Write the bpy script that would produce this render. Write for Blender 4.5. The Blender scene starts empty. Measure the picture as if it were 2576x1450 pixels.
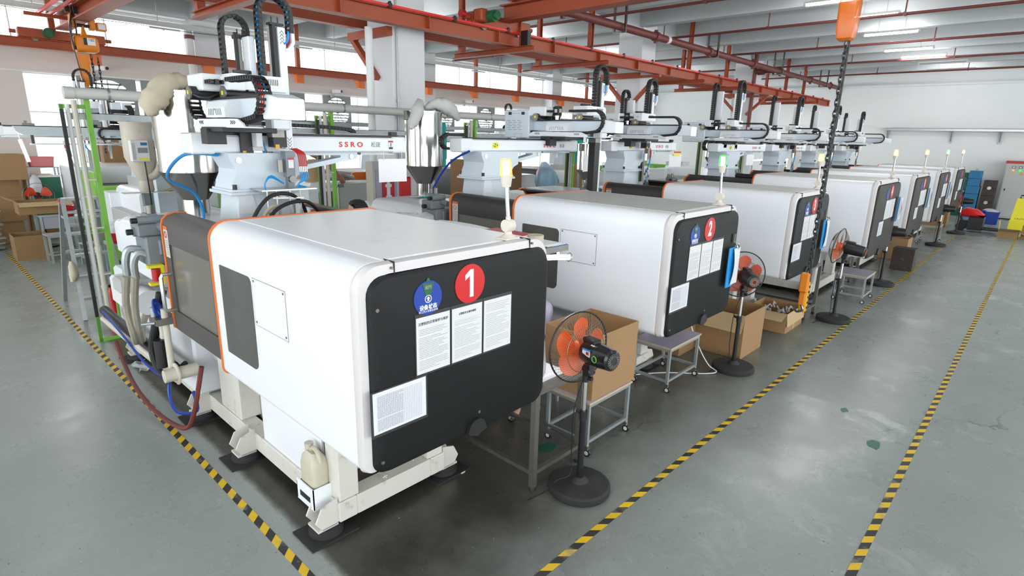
import bpy, bmesh, math, random
from math import sin, cos, pi, radians
from mathutils import Vector, Matrix
random.seed(7)
C = bpy.context.scene.collection
# ------------------------------------------------------------------ camera, sky, exposure
cam_d = bpy.data.cameras.new('camera'); cam = bpy.data.objects.new('camera', cam_d); C.objects.link(cam)
YAW, PITCH, ROLL = radians(42.823), radians(15.0), radians(1.466)
_F = Vector((cos(YAW)*cos(PITCH), sin(YAW)*cos(PITCH), -sin(PITCH)))
_R = Vector((sin(YAW), -cos(YAW), 0)); _U = _R.cross(_F)
_R2 = _R*cos(ROLL)+_U*sin(ROLL); _U2 = _U*cos(ROLL)-_R*sin(ROLL)
cam.matrix_world = Matrix(((_R2.x, _U2.x, -_F.x, 0), (_R2.y, _U2.y, -_F.y, 0), (_R2.z, _U2.z, -_F.z, 2.3), (0, 0, 0, 1)))
cam_d.sensor_width = 36; cam_d.lens = 1425.7/2576*36; cam_d.clip_start = .05; cam_d.clip_end = 200
sc = bpy.context.scene; sc.camera = cam
world = bpy.data.worlds.new('overcast'); sc.world = world; world.use_nodes = True
_bg = world.node_tree.nodes['Background']
_bg.inputs[0].default_value = (.93, .97, 1, 1); _bg.inputs[1].default_value = 2.1
vs = sc.view_settings; vs.view_transform = 'Standard'; vs.look = 'None'; vs.gamma = 1; vs.use_curve_mapping = False
vs.exposure = 0.98
TUBE = 60.0      # radiance of the fluorescent tubes
sc.cycles.max_bounces = 7; sc.cycles.diffuse_bounces = 4; sc.cycles.glossy_bounces = 4
sc.cycles.transparent_max_bounces = 12; sc.cycles.caustics_reflective = False; sc.cycles.caustics_refractive = False
sc.cycles.use_adaptive_sampling = True; sc.cycles.adaptive_threshold = .025; sc.cycles.sample_clamp_indirect = 6; sc.cycles.use_denoising = True
# ------------------------------------------------------------------ materials
MATS = {}
def mat(name, col, rough=.5, metal=0, var=0, vs_=6, bump=0, bs=40, emit=0, alpha=1, spec=.5, dirt=None, coat=0):
    m = bpy.data.materials.new(name); m.use_nodes = True; nt = m.node_tree; N = nt.nodes; L = nt.links
    p = N['Principled BSDF']; c4 = (*col, 1)
    p.inputs['Base Color'].default_value = c4; p.inputs['Roughness'].default_value = rough
    p.inputs['Metallic'].default_value = metal; p.inputs['Specular IOR Level'].default_value = spec
    if coat: p.inputs['Coat Weight'].default_value = coat
    if emit:
        p.inputs['Emission Color'].default_value = c4; p.inputs['Emission Strength'].default_value = emit
    if alpha < 1: p.inputs['Alpha'].default_value = alpha
    tc = None
    if var or bump or dirt: tc = N.new('ShaderNodeTexCoord')
    last = None
    if var:
        n = N.new('ShaderNodeTexNoise'); n.inputs['Scale'].default_value = vs_; n.inputs['Detail'].default_value = 6
        L.new(tc.outputs['Object'], n.inputs['Vector'])
        mx = N.new('ShaderNodeMix'); mx.data_type = 'RGBA'
        mx.inputs[6].default_value = (*[c*(1-var) for c in col], 1); mx.inputs[7].default_value = (*[min(1, c*(1+var)) for c in col], 1)
        L.new(n.outputs['Fac'], mx.inputs[0]); last = mx.outputs[2]
    if dirt:      # (colour, scale, low, high)
        dc, ds, lo, hi = dirt
        n = N.new('ShaderNodeTexNoise'); n.inputs['Scale'].default_value = ds; n.inputs['Detail'].default_value = 8; n.inputs['Roughness'].default_value = .65
        L.new(tc.outputs['Object'], n.inputs['Vector'])
        r = N.new('ShaderNodeMapRange'); r.inputs[1].default_value = lo; r.inputs[2].default_value = hi
        L.new(n.outputs['Fac'], r.inputs[0])
        mx = N.new('ShaderNodeMix'); mx.data_type = 'RGBA'; mx.inputs[6].default_value = c4
        if last: L.new(last, mx.inputs[6])
        mx.inputs[7].default_value = (*dc, 1); L.new(r.outputs[0], mx.inputs[0]); last = mx.outputs[2]
    if last: L.new(last, p.inputs['Base Color'])
    if bump:
        n = N.new('ShaderNodeTexNoise'); n.inputs['Scale'].default_value = bs; n.inputs['Detail'].default_value = 4
        L.new(tc.outputs['Object'], n.inputs['Vector'])
        b = N.new('ShaderNodeBump'); b.inputs['Strength'].default_value = bump; b.inputs['Distance'].default_value = .01
        L.new(n.outputs['Fac'], b.inputs['Height']); L.new(b.outputs[0], p.inputs['Normal'])
    MATS[name] = m; return m
def node(nt, t, **k):
    n = nt.nodes.new(t)
    for a, v in k.items(): setattr(n, a, v)
    return n
mat('white', (.84, .87, .91), .28, var=.02, vs_=3, spec=.5)
mat('white_top', (.88, .89, .90), .3, var=.03, vs_=2, dirt=((.70, .70, .68), 3.5, .60, .8))
mat('dusty_top', (.50, .51, .48), .55, var=.10, vs_=5, dirt=((.30, .29, .26), 7, .60, .78))
mat('trim_white', (.66, .63, .63), .4)
mat('cream', (.66, .64, .58), .5, var=.08, vs_=5, dirt=((.33, .27, .19), 9, .58, .78))
mat('robot_white', (.62, .70, .76), .4, var=.03)
mat('robot_light', (.76, .80, .83), .4, var=.02)
mat('black_panel', (.007, .008, .009), .5, bump=.25, bs=400, spec=.3)
mat('brown_panel', (.030, .026, .022), .5, bump=.25, bs=400, spec=.3)
mat('charcoal', (.032, .031, .031), .42, bump=.15, bs=300)
mat('charcoal_lt', (.075, .07, .066), .42, bump=.15, bs=300)
mat('black', (.012, .012, .013), .45)
mat('black_gloss', (.015, .016, .018), .12)
mat('rubber', (.02, .02, .021), .7, var=.3, vs_=14)
mat('orange', (.72, .16, .02), .4)
mat('crane', (.36, .068, .022), .5, var=.10, vs_=3)
mat('crane_red', (.75, .02, .015), .35)
mat('pipe_red', (.16, .035, .028), .5, var=.15, vs_=4)
mat('steel', (.62, .61, .58), .14, 1, var=.06, vs_=2)
mat('steel_dark', (.30, .29, .27), .2, 1)
mat('chrome', (.75, .75, .74), .16, 1)
mat('alu', (.55, .56, .56), .38, 1, var=.05)
mat('galv', (.42, .46, .47), .45, .7, var=.18, vs_=22)
mat('galv_dark', (.23, .22, .20), .4, .8, var=.25, vs_=18)
mat('pipe_grey', (.60, .60, .57), .5, var=.06)
mat('machine_grey', (.19, .22, .235), .45, var=.1, vs_=9)
mat('light_grey', (.47, .48, .46), .5, var=.04)
mat('teal', (.0, .36, .33), .4, var=.1)
mat('green', (.22, .52, .07), .45, var=.08)
mat('green_dark', (.10, .27, .03), .5)
mat('green_deep', (.01, .12, .07), .4)
mat('card', (.34, .20, .09), .75, var=.07, vs_=9, bump=.1, bs=120)
mat('card_dark', (.27, .155, .07), .8, var=.10, vs_=9, bump=.1, bs=120)
mat('card_in', (.50, .36, .19), .8, var=.05)
mat('wood_edge', (.58, .42, .22), .6)
mat('lilac', (.38, .35, .45), .35, var=.04)
mat('yellow', (.66, .34, .006), .4, var=.1)
mat('yellow_bright', (.82, .72, .02), .4)
mat('red', (.45, .010, .010), .35)
mat('red_bright', (.60, .010, .012), .35)
mat('pink', (.72, .22, .22), .45)
mat('blue', (.006, .045, .34), .4)
mat('blue_hose', (.01, .28, .68), .35)
mat('blue_mold', (.015, .16, .33), .5, var=.25, vs_=12)
mat('mold_rust', (.060, .045, .034), .6, .4, var=.35, vs_=10)
mat('fan_orange', (.70, .095, .008), .35)
mat('fan_red', (.55, .05, .012), .35)
mat('paper', (.72, .72, .72), .6)
mat('paper_white', (.83, .83, .86), .6)
mat('skin', (.62, .38, .27), .5)
mat('hair', (.012, .010, .009), .6, bump=.6, bs=160)
mat('sack_white', (.62, .62, .60), .7, var=.06, bump=.4, bs=14)
mat('sack_cream', (.55, .49, .36), .8, var=.1, bump=.4, bs=12)
mat('bag_clear', (.82, .86, .88), .18, alpha=.55, bump=.6, bs=16)
mat('bag_blue', (.30, .55, .72), .2, alpha=.6, bump=.6, bs=14)
mat('plastic_jug', (.58, .54, .42), .4, var=.1, alpha=.93)
mat('beige', (.52, .48, .40), .5, var=.08, dirt=((.35, .28, .2), 8, .6, .8))
mat('hose_tan', (.34, .31, .24), .6, var=.2, vs_=20)
mat('copper_hose', (.42, .17, .10), .5)
mat('hose_red', (.14, .025, .02), .5)
mat('screw', (.22, .19, .17), .4, .8)
mat('led_green', (.0, .9, .04), .4, emit=1.0, alpha=.45)
mat('led_amber', (1, .27, .012), .4, emit=1.0, alpha=.45)
mat('core_amber', (1, .72, .32), .4, emit=4); mat('core_green', (.55, 1, .62), .4, emit=4)
mat('led_white', (1, 1, 1), .4, emit=TUBE)
mat('led_dim', (.3, .3, .3), .4)
mat('lamp_red', (.6, .03, .03), .4)
mat('lamp_green', (.02, .35, .15), .4)
mat('lens_base', (.68, .62, .54), .5)
mat('hoist_orange', (.66, .20, .006), .4, var=.05)
mat('bucket_orange', (.62, .14, .01), .25, alpha=.92, bump=.3, bs=20)
mat('rust_grey', (.18, .16, .14), .6, .5, var=.3, vs_=15)
mat('tan_bag', (.45, .33, .17), .7, var=.1, bump=.4, bs=14)
mat('motor_green', (.012, .12, .04), .4)
mat('pvc', (.60, .57, .48), .45, var=.06)
mat('screen', (.25, .45, .6), .3, emit=.5)
mat('acrylic', (.20, .195, .165), .16, var=.12, vs_=2, alpha=.86)
mat('win_dark', (.10, .10, .092), .22, var=.3, vs_=2.5)
mat('louvre', (.26, .29, .29), .5)
def glass_mat():
    m = bpy.data.materials.new('glass'); m.use_nodes = True; nt = m.node_tree; nt.nodes.clear()
    o = node(nt, 'ShaderNodeOutputMaterial'); mx = node(nt, 'ShaderNodeMixShader'); t = node(nt, 'ShaderNodeBsdfTransparent'); g = node(nt, 'ShaderNodeBsdfGlossy')
    t.inputs[0].default_value = (.97, .985, .98, 1); g.inputs[1].default_value = .05; mx.inputs[0].default_value = .06
    nt.links.new(t.outputs[0], mx.inputs[1]); nt.links.new(g.outputs[0], mx.inputs[2]); nt.links.new(mx.outputs[0], o.inputs[0]); MATS['glass'] = m
glass_mat()
def wall_mat(name, col, col2):
    m = bpy.data.materials.new(name); m.use_nodes = True; nt = m.node_tree; p = nt.nodes['Principled BSDF']; p.inputs['Roughness'].default_value = .75
    tc = node(nt, 'ShaderNodeTexCoord'); n = node(nt, 'ShaderNodeTexNoise'); n.inputs['Scale'].default_value = 1.3; n.inputs['Detail'].default_value = 7
    nt.links.new(tc.outputs['Object'], n.inputs['Vector'])
    mx = node(nt, 'ShaderNodeMix', data_type='RGBA'); mx.inputs[6].default_value = (*col, 1); mx.inputs[7].default_value = (*col2, 1)
    nt.links.new(n.outputs['Fac'], mx.inputs[0]); nt.links.new(mx.outputs[2], p.inputs['Base Color']); MATS[name] = m
wall_mat('wall_white', (.74, .76, .76), (.80, .82, .82))
wall_mat('wall_warm', (.72, .66, .62), (.68, .63, .59))
wall_mat('ceil_white', (.47, .50, .51), (.52, .54, .54))
wall_mat('column_white', (.76, .78, .81), (.72, .73, .74))
def floor_mat():
    m = bpy.data.materials.new('floor_epoxy'); m.use_nodes = True; nt = m.node_tree; L = nt.links; p = nt.nodes['Principled BSDF']
    g = node(nt, 'ShaderNodeNewGeometry')
    def noise(s, d=6, r=.6, dist=0):
        n = node(nt, 'ShaderNodeTexNoise'); n.inputs['Scale'].default_value = s; n.inputs['Detail'].default_value = d; n.inputs['Roughness'].default_value = r; n.inputs['Distortion'].default_value = dist
        L.new(g.outputs['Position'], n.inputs['Vector']); return n.outputs['Fac']
    def rng(v, a, b, lo=0, hi=1):
        r = node(nt, 'ShaderNodeMapRange'); r.inputs[1].default_value = a; r.inputs[2].default_value = b; r.inputs[3].default_value = lo; r.inputs[4].default_value = hi; L.new(v, r.inputs[0]); return r.outputs[0]
    def mth(op, a, b):
        n = node(nt, 'ShaderNodeMath', operation=op)
        for i, v in enumerate((a, b)):
            if isinstance(v, (int, float)): n.inputs[i].default_value = v
            else: L.new(v, n.inputs[i])
        return n.outputs[0]
    def mix(f, a, b):
        n = node(nt, 'ShaderNodeMix', data_type='RGBA')
        if isinstance(f, float): n.inputs[0].default_value = f
        else: L.new(f, n.inputs[0])
        for i, v in ((6, a), (7, b)):
            if isinstance(v, tuple): n.inputs[i].default_value = (*v, 1)
            else: L.new(v, n.inputs[i])
        return n.outputs[2]
    base = mix(noise(.9, 8), (.235, .275, .255), (.345, .375, .355))
    base = mix(rng(noise(22, 4), .35, .75, 0, .22), base, (.20, .22, .20))
    # worn pale patches in the aisle, strongest near x 4..6, y 1
    sep = node(nt, 'ShaderNodeSeparateXYZ'); L.new(g.outputs['Position'], sep.inputs[0]); X, Y = sep.outputs[0], sep.outputs[1]
    aisle = mth('MULTIPLY', rng(Y, 1.9, .9), rng(Y, -.6, .3))
    wear = mth('MULTIPLY', rng(noise(2.3, 10, .75, .6), .53, .66), rng(noise(1.0, 3), .46, .62))
    base = mix(mth('MULTIPLY', mth('MULTIPLY', wear, aisle), .75), base, (.55, .60, .58))
    # oily grime with a painted sharp-edged shadow, under and around the machine row
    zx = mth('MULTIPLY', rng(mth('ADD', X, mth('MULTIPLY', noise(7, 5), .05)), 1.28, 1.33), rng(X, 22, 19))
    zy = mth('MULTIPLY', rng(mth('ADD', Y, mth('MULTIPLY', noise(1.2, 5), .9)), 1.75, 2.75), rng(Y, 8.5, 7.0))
    oil_shade = mth('MULTIPLY', zx, zy)
    base = mix(mth('MULTIPLY', oil_shade, .88), base, mix(noise(2.6, 9, .7), (.050, .046, .033), (.115, .110, .085)))
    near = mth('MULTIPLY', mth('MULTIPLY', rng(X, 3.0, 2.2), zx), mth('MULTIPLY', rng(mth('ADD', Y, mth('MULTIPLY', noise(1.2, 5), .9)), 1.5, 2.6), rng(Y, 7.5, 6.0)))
    base = mix(mth('MULTIPLY', near, rng(noise(3.2, 8, .7), .30, .66, .55, .95)), base, (.028, .024, .017))  # darkest beside the nearest machine: grime and its shadow painted together
    # specks, scuffs
    base = mix(rng(noise(46, 2, .5), .70, .74, 0, .75), base, (.05, .05, .045))
    base = mix(rng(noise(61, 2, .5), .74, .77, 0, .8), base, (.70, .70, .66))
    v = node(nt, 'ShaderNodeTexVoronoi', feature='DISTANCE_TO_EDGE'); v.inputs['Scale'].default_value = .23
    vm = node(nt, 'ShaderNodeVectorMath', operation='ADD'); nz = node(nt, 'ShaderNodeTexNoise'); nz.inputs['Scale'].default_value = 1.8; nz.inputs['Detail'].default_value = 8
    L.new(g.outputs['Position'], nz.inputs['Vector']); L.new(g.outputs['Position'], vm.inputs[0]); L.new(nz.outputs['Color'], vm.inputs[1]); L.new(vm.outputs[0], v.inputs['Vector'])
    base = mix(mth('MULTIPLY', rng(v.outputs['Distance'], .004, .0, 0, 1), rng(noise(.6, 3), .5, .6, 0, .8)), base, (.06, .06, .05))
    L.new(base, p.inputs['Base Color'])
    L.new(rng(noise(1.7, 8), .3, .7, .20, .42), p.inputs['Roughness'])
    b = node(nt, 'ShaderNodeBump'); b.inputs['Strength'].default_value = .12; b.inputs['Distance'].default_value = .01; L.new(noise(5, 8), b.inputs['Height']); L.new(b.outputs[0], p.inputs['Normal'])
    MATS['floor_epoxy'] = m
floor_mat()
def tape_mat(name, axis, per, flip):
    m = bpy.data.materials.new(name); m.use_nodes = True; nt = m.node_tree; L = nt.links; p = nt.nodes['Principled BSDF']; p.inputs['Roughness'].default_value = .45
    g = node(nt, 'ShaderNodeNewGeometry'); sep = node(nt, 'ShaderNodeSeparateXYZ'); L.new(g.outputs['Position'], sep.inputs[0])
    def mth(op, a, b=0):
        n = node(nt, 'ShaderNodeMath', operation=op)
        for i, v in enumerate((a, b)):
            if isinstance(v, (int, float)): n.inputs[i].default_value = v
            else: L.new(v, n.inputs[i])
        return n.outputs[0]
    s = mth('FRACT', mth('DIVIDE', mth('ADD', sep.outputs[axis], mth('MULTIPLY', sep.outputs[1-axis], flip)), per))
    k = mth('GREATER_THAN', s, .5)
    n = node(nt, 'ShaderNodeTexNoise'); n.inputs['Scale'].default_value = 9; n.inputs['Detail'].default_value = 8; L.new(g.outputs['Position'], n.inputs['Vector'])
    mx = node(nt, 'ShaderNodeMix', data_type='RGBA'); mx.inputs[6].default_value = (.025, .025, .027, 1); mx.inputs[7].default_value = (.75, .48, .01, 1); L.new(k, mx.inputs[0])
    r = node(nt, 'ShaderNodeMapRange'); r.inputs[1].default_value = .58; r.inputs[2].default_value = .72; r.inputs[4].default_value = .7; L.new(n.outputs['Fac'], r.inputs[0])
    m2 = node(nt, 'ShaderNodeMix', data_type='RGBA'); m2.inputs[7].default_value = (.24, .25, .22, 1); L.new(mx.outputs[2], m2.inputs[6]); L.new(r.outputs[0], m2.inputs[0])
    L.new(m2.outputs[2], p.inputs['Base Color']); MATS[name] = m
tape_mat('tape_y', 1, .16, -1); tape_mat('tape_x', 0, .156, 1)
def print_mat(name, lines, grid=False, ink=.55, x_ax=0, y_ax=2, top=.9, bg=(.72, .72, .72)):
    """sheet of paper with rows of small print (or a ruled form)"""
    m = bpy.data.materials.new(name); m.use_nodes = True; nt = m.node_tree; L = nt.links; p = nt.nodes['Principled BSDF']; p.inputs['Roughness'].default_value = .35
    tc = node(nt, 'ShaderNodeTexCoord'); sep = node(nt, 'ShaderNodeSeparateXYZ'); L.new(tc.outputs['Generated'], sep.inputs[0])
    def mth(op, a, b=0):
        n = node(nt, 'ShaderNodeMath', operation=op)
        for i, v in enumerate((a, b)):
            if isinstance(v, (int, float)): n.inputs[i].default_value = v
            else: L.new(v, n.inputs[i])
        return n.outputs[0]
    U, V = sep.outputs[x_ax], sep.outputs[y_ax]
    fy = mth('FRACT', mth('MULTIPLY', V, lines))
    cmb = node(nt, 'ShaderNodeCombineXYZ'); L.new(mth('MULTIPLY', U, 60), cmb.inputs[0]); L.new(mth('FLOOR', mth('MULTIPLY', V, lines)), cmb.inputs[1])
    n = node(nt, 'ShaderNodeTexNoise'); n.inputs['Scale'].default_value = 1.0; n.inputs['Detail'].default_value = 1; L.new(cmb.outputs[0], n.inputs['Vector'])
    c2 = node(nt, 'ShaderNodeCombineXYZ'); L.new(mth('FLOOR', mth('MULTIPLY', V, lines)), c2.inputs[1]); wn = node(nt, 'ShaderNodeTexWhiteNoise'); L.new(c2.outputs[0], wn.inputs['Vector'])
    inrow = mth('MULTIPLY', mth('GREATER_THAN', fy, .35), mth('LESS_THAN', fy, .72))
    t = mth('MULTIPLY', inrow, mth('GREATER_THAN', n.outputs['Fac'], .42))
    t = mth('MULTIPLY', t, mth('LESS_THAN', U, mth('ADD', mth('MULTIPLY', wn.outputs['Value'], .9), .35)))
    t = mth('MULTIPLY', t, mth('GREATER_THAN', wn.outputs['Value'], .10))
    if grid:
        fx = mth('FRACT', mth('MULTIPLY', U, 30))
        gl = mth('MAXIMUM', mth('LESS_THAN', fx, .14), mth('LESS_THAN', fy, .16))
        t = mth('MAXIMUM', gl, mth('MULTIPLY', t, mth('LESS_THAN', U, .55)))
    for a, v, op in ((U, .07, 'GREATER_THAN'), (U, .93, 'LESS_THAN'), (V, .06, 'GREATER_THAN'), (V, top, 'LESS_THAN')): t = mth('MULTIPLY', t, mth(op, a, v))
    mx = node(nt, 'ShaderNodeMix', data_type='RGBA'); mx.inputs[6].default_value = (*bg, 1); mx.inputs[7].default_value = (.10, .10, .12, 1)
    L.new(mth('MULTIPLY', t, ink), mx.inputs[0]); L.new(mx.outputs[2], p.inputs['Base Color']); MATS[name] = m
print_mat('notice_a', 34, top=.80); print_mat('notice_b', 34, ink=.45, top=.78); print_mat('notice_c', 30, ink=.4, top=.94)
print_mat('form', 24, True, .6, bg=(.74, .76, .82)); print_mat('label_print', 14, bg=(.6, .6, .58), y_ax=2, x_ax=1, top=.62); print_mat('label_print_x', 12, bg=(.7, .7, .66), top=.6)
# ------------------------------------------------------------------ mesh helpers
class G:
    """collects primitives into one mesh; .m(name) sets the current material"""
    def __init__(s, m='white'): s.v = []; s.f = []; s.fm = []; s.ms = [m]; s.c = 0; s.ang = 32
    def m(s, name):
        if name not in s.ms: s.ms.append(name)
        s.c = s.ms.index(name); return s
    def add(s, V, F):
        o = len(s.v); s.v += [tuple(p) for p in V]
        for f in F: s.f.append([i+o for i in f]); s.fm.append(s.c)
        return s
    def box(s, x0, x1, y0, y1, z0, z1, b=0):
        if x0 > x1: x0, x1 = x1, x0
        if y0 > y1: y0, y1 = y1, y0
        if z0 > z1: z0, z1 = z1, z0
        if b <= 0:
            V = [(x, y, z) for x in (x0, x1) for y in (y0, y1) for z in (z0, z1)]
            return s.add(V, [(0, 1, 3, 2), (4, 6, 7, 5), (0, 4, 5, 1), (2, 3, 7, 6), (0, 2, 6, 4), (1, 5, 7, 3)])
        b = min(b, (x1-x0)*.45, (y1-y0)*.45, (z1-z0)*.45); V = []; ix = {}
        for i, x in enumerate((x0, x1)):
            for j, y in enumerate((y0, y1)):
                for k, z in enumerate((z0, z1)):
                    xi = x+b*(1-2*i); yi = y+b*(1-2*j); zi = z+b*(1-2*k); ix[i, j, k] = len(V); V += [(x, yi, zi), (xi, y, zi), (xi, yi, z)]
        F = []
        for i in (0, 1):
            F.append([ix[i, 0, 0], ix[i, 0, 1], ix[i, 1, 1], ix[i, 1, 0]]); F.append([ix[0, i, 0]+1, ix[0, i, 1]+1, ix[1, i, 1]+1, ix[1, i, 0]+1]); F.append([ix[0, 0, i]+2, ix[0, 1, i]+2, ix[1, 1, i]+2, ix[1, 0, i]+2])
        for i in (0, 1):
            for j in (0, 1):
                F.append([ix[i, j, 0], ix[i, j, 1], ix[i, j, 1]+1, ix[i, j, 0]+1]); F.append([ix[i, 0, j], ix[i, 1, j], ix[i, 1, j]+2, ix[i, 0, j]+2]); F.append([ix[0, i, j]+1, ix[1, i, j]+1, ix[1, i, j]+2, ix[0, i, j]+2])
        for k, o in ix.items(): F.append([o, o+1, o+2])
        return s.add(V, F)
    def bar(s, p, q, w, h=None, up=(0, 0, 1)):
        """rectangular bar from p to q"""
        h = w if h is None else h; p = Vector(p); q = Vector(q); d = (q-p).normalized(); u = Vector(up)
        if abs(d.dot(u)) > .98: u = Vector((1, 0, 0))
        r = d.cross(u).normalized(); u = r.cross(d)
        V = [e+r*a*w/2+u*c*h/2 for e in (p, q) for a, c in ((-1, -1), (1, -1), (1, 1), (-1, 1))]
        return s.add(V, [(0, 1, 2, 3), (7, 6, 5, 4), (0, 4, 5, 1), (1, 5, 6, 2), (2, 6, 7, 3), (3, 7, 4, 0)])
    def cyl(s, p, q, r, r2=None, n=14, cap=True):
        return s.loft([ring(p, q, r, n), ring(q, p, r if r2 is None else r2, n, -1)], cap)
    def loft(s, rings, cap=True, close=False):
        n = len(rings[0]); V = [p for R in rings for p in R]; F = []
        m = len(rings)
        for i in range(m if close else m-1):
            a = i*n; b = ((i+1) % m)*n
            for j in range(n): k = (j+1) % n; F.append((a+j, a+k, b+k, b+j))
        if cap and not close: F.append(list(range(n-1, -1, -1))); F.append([(m-1)*n+j for j in range(n)])
        return s.add(V, F)
    def tube(s, pts, r, n=7, close=False):
        P = [Vector(p) for p in pts]; rs = []; u = None
        for i, p in enumerate(P):
            a = P[i-1] if (i > 0 or close) else p; b = P[(i+1) % len(P)] if (i < len(P)-1 or close) else p
            d = (b-a).normalized()
            if u is None:
                u = Vector((0, 0, 1)) if abs(d.z) < .9 else Vector((1, 0, 0))
            u = (u-d*u.dot(d)).normalized(); w = d.cross(u); rr = r[i] if isinstance(r, (list, tuple)) else r
            rs.append([p+(u*cos(2*pi*k/n)+w*sin(2*pi*k/n))*rr for k in range(n)])
        return s.loft(rs, True, close)
    def lathe(s, prof, c=(0, 0, 0), n=20, axis='z', cap=True):
        rs = []
        for r, h in prof:
            R = []
            for k in range(n):
                a = 2*pi*k/n; x, y = r*cos(a), r*sin(a)
                R.append((c[0]+x, c[1]+y, c[2]+h) if axis == 'z' else ((c[0]+h, c[1]+x, c[2]+y) if axis == 'x' else (c[0]+x, c[1]+h, c[2]+y)))
            rs.append(R)
        return s.loft(rs, cap)
    def prism(s, out, axis, a, b):
        return s.loft([[on(p, axis, a) for p in out], [on(p, axis, b) for p in out]])
    def sheet(s, fn, nu, nv):
        V = [fn(i/nu, j/nv) for i in range(nu+1) for j in range(nv+1)]
        return s.add(V, [(i*(nv+1)+j, (i+1)*(nv+1)+j, (i+1)*(nv+1)+j+1, i*(nv+1)+j+1) for i in range(nu) for j in range(nv)])
    def mesh(s, name):
        ang = s.ang
        me = bpy.data.meshes.new(name); me.from_pydata(s.v, [], s.f)
        for k in s.ms: me.materials.append(MATS[k])
        me.polygons.foreach_set('material_index', s.fm)
        bm = bmesh.new(); bm.from_mesh(me); bmesh.ops.recalc_face_normals(bm, faces=bm.faces); bm.to_mesh(me); bm.free()
        me.polygons.foreach_set('use_smooth', [True]*len(me.polygons)); me.set_sharp_from_angle(angle=radians(ang)); return me
def on(p, axis, a): return {'x': (a, p[0], p[1]), 'y': (p[0], a, p[1]), 'z': (p[0], p[1], a)}[axis]
def ring(p, q, r, n, sgn=1):
    p = Vector(p); q = Vector(q); d = (q-p).normalized()*sgn; u = Vector((0, 0, 1)) if abs(d.z) < .9 else Vector((1, 0, 0))
    u = (u-d*u.dot(d)).normalized(); w = d.cross(u)
    return [p+(u*cos(2*pi*k/n)+w*sin(2*pi*k/n))*r for k in range(n)]
def rrect(x0, x1, z0, z1, r, n=5):
    """rounded rectangle outline; r one radius or (bottom left, bottom right, top right, top left)"""
    r = (r,)*4 if isinstance(r, (int, float)) else r; P = []
    for (cx, cz, a0), q in zip(((x0, z0, pi), (x1, z0, 1.5*pi), (x1, z1, 0), (x0, z1, .5*pi)), r):
        q = max(q, 1e-4); ccx = cx+q*(1 if cx == x0 else -1); ccz = cz+q*(1 if cz == z0 else -1)
        P += [(ccx+q*cos(a0+.5*pi*i/n), ccz+q*sin(a0+.5*pi*i/n)) for i in range(n+1)]
    return P
def smooth(pts, k=5):
    P = [Vector(p) for p in pts]; out = []
    for i in range(len(P)-1):
        a = P[max(i-1, 0)]; b = P[i]; c = P[i+1]; d = P[min(i+2, len(P)-1)]
        for j in range(k):
            t = j/k; out.append(.5*((2*b)+(c-a)*t+(2*a-5*b+4*c-d)*t*t+(3*b-a-3*c+d)*t**3))
    out.append(P[-1]); return out
MESH = {}
def obj(name, g, parent=None, loc=None, rot=None, key=None, kind=None, label=None):
    """links g (G or a function that returns a G, cached under key) as one mesh object"""
    if key is not None and key in MESH: me = MESH[key]
    else:
        if callable(g): g = g()
        me = g.mesh(name) if isinstance(g, G) else g
        if key is not None: MESH[key] = me
    o = bpy.data.objects.new(name, me); C.objects.link(o)
    if parent is not None: o.parent = parent
    if loc is not None: o.location = loc
    if rot is not None: o.rotation_euler = rot
    if kind: o['kind'] = kind
    if label: o['label'] = label
    return o
def thing(name, label, cat, loc=(0, 0, 0), rz=0, group=None):
    o = bpy.data.objects.new(name, None); C.objects.link(o); o.empty_display_size = .05; o.location = loc; o.rotation_euler = (0, 0, rz)
    o['label'] = label; o['category'] = cat
    if group: o['group'] = group
    return o
def tag(o, label, cat, group=None):
    o['label'] = label; o['category'] = cat
    if group: o['group'] = group
    return o
def struct(name, g, parent=None, **k): return obj(name, g, parent, kind='structure', **k)
def dup(t, loc, rz=None, label=None):
    r = t.copy(); C.objects.link(r); r.location = loc
    if rz is not None: r.rotation_euler = (0, 0, rz)
    if label: r['label'] = label
    for ch in list(t.children):
        c = ch.copy(); C.objects.link(c); c.parent = r
        for g in ch.children: d = g.copy(); C.objects.link(d); d.parent = c
    return r
TXT = {}
def text(name, s, size, parent, loc, rot=(pi/2, 0, 0), m='paper_white', align='CENTER', ext=.0008, bold=0, sx=1, kind=None):
    k = (s, size, m, align, bold, ext)
    if k not in TXT:
        cu = bpy.data.curves.new('lettering', 'FONT'); cu.body = s; cu.size = size; cu.align_x = align; cu.align_y = 'CENTER'; cu.extrude = ext; cu.offset = bold; cu.resolution_u = 3
        t = bpy.data.objects.new('lettering', cu); C.objects.link(t); bpy.context.view_layer.update()
        me = bpy.data.meshes.new_from_object(t.evaluated_get(bpy.context.evaluated_depsgraph_get())); bpy.data.objects.remove(t); bpy.data.curves.remove(cu)
        me.materials.clear(); me.materials.append(MATS[m]); TXT[k] = me
    o = obj(name, TXT[k], parent, loc, rot); o.scale = (sx, 1, 1); return o
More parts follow.
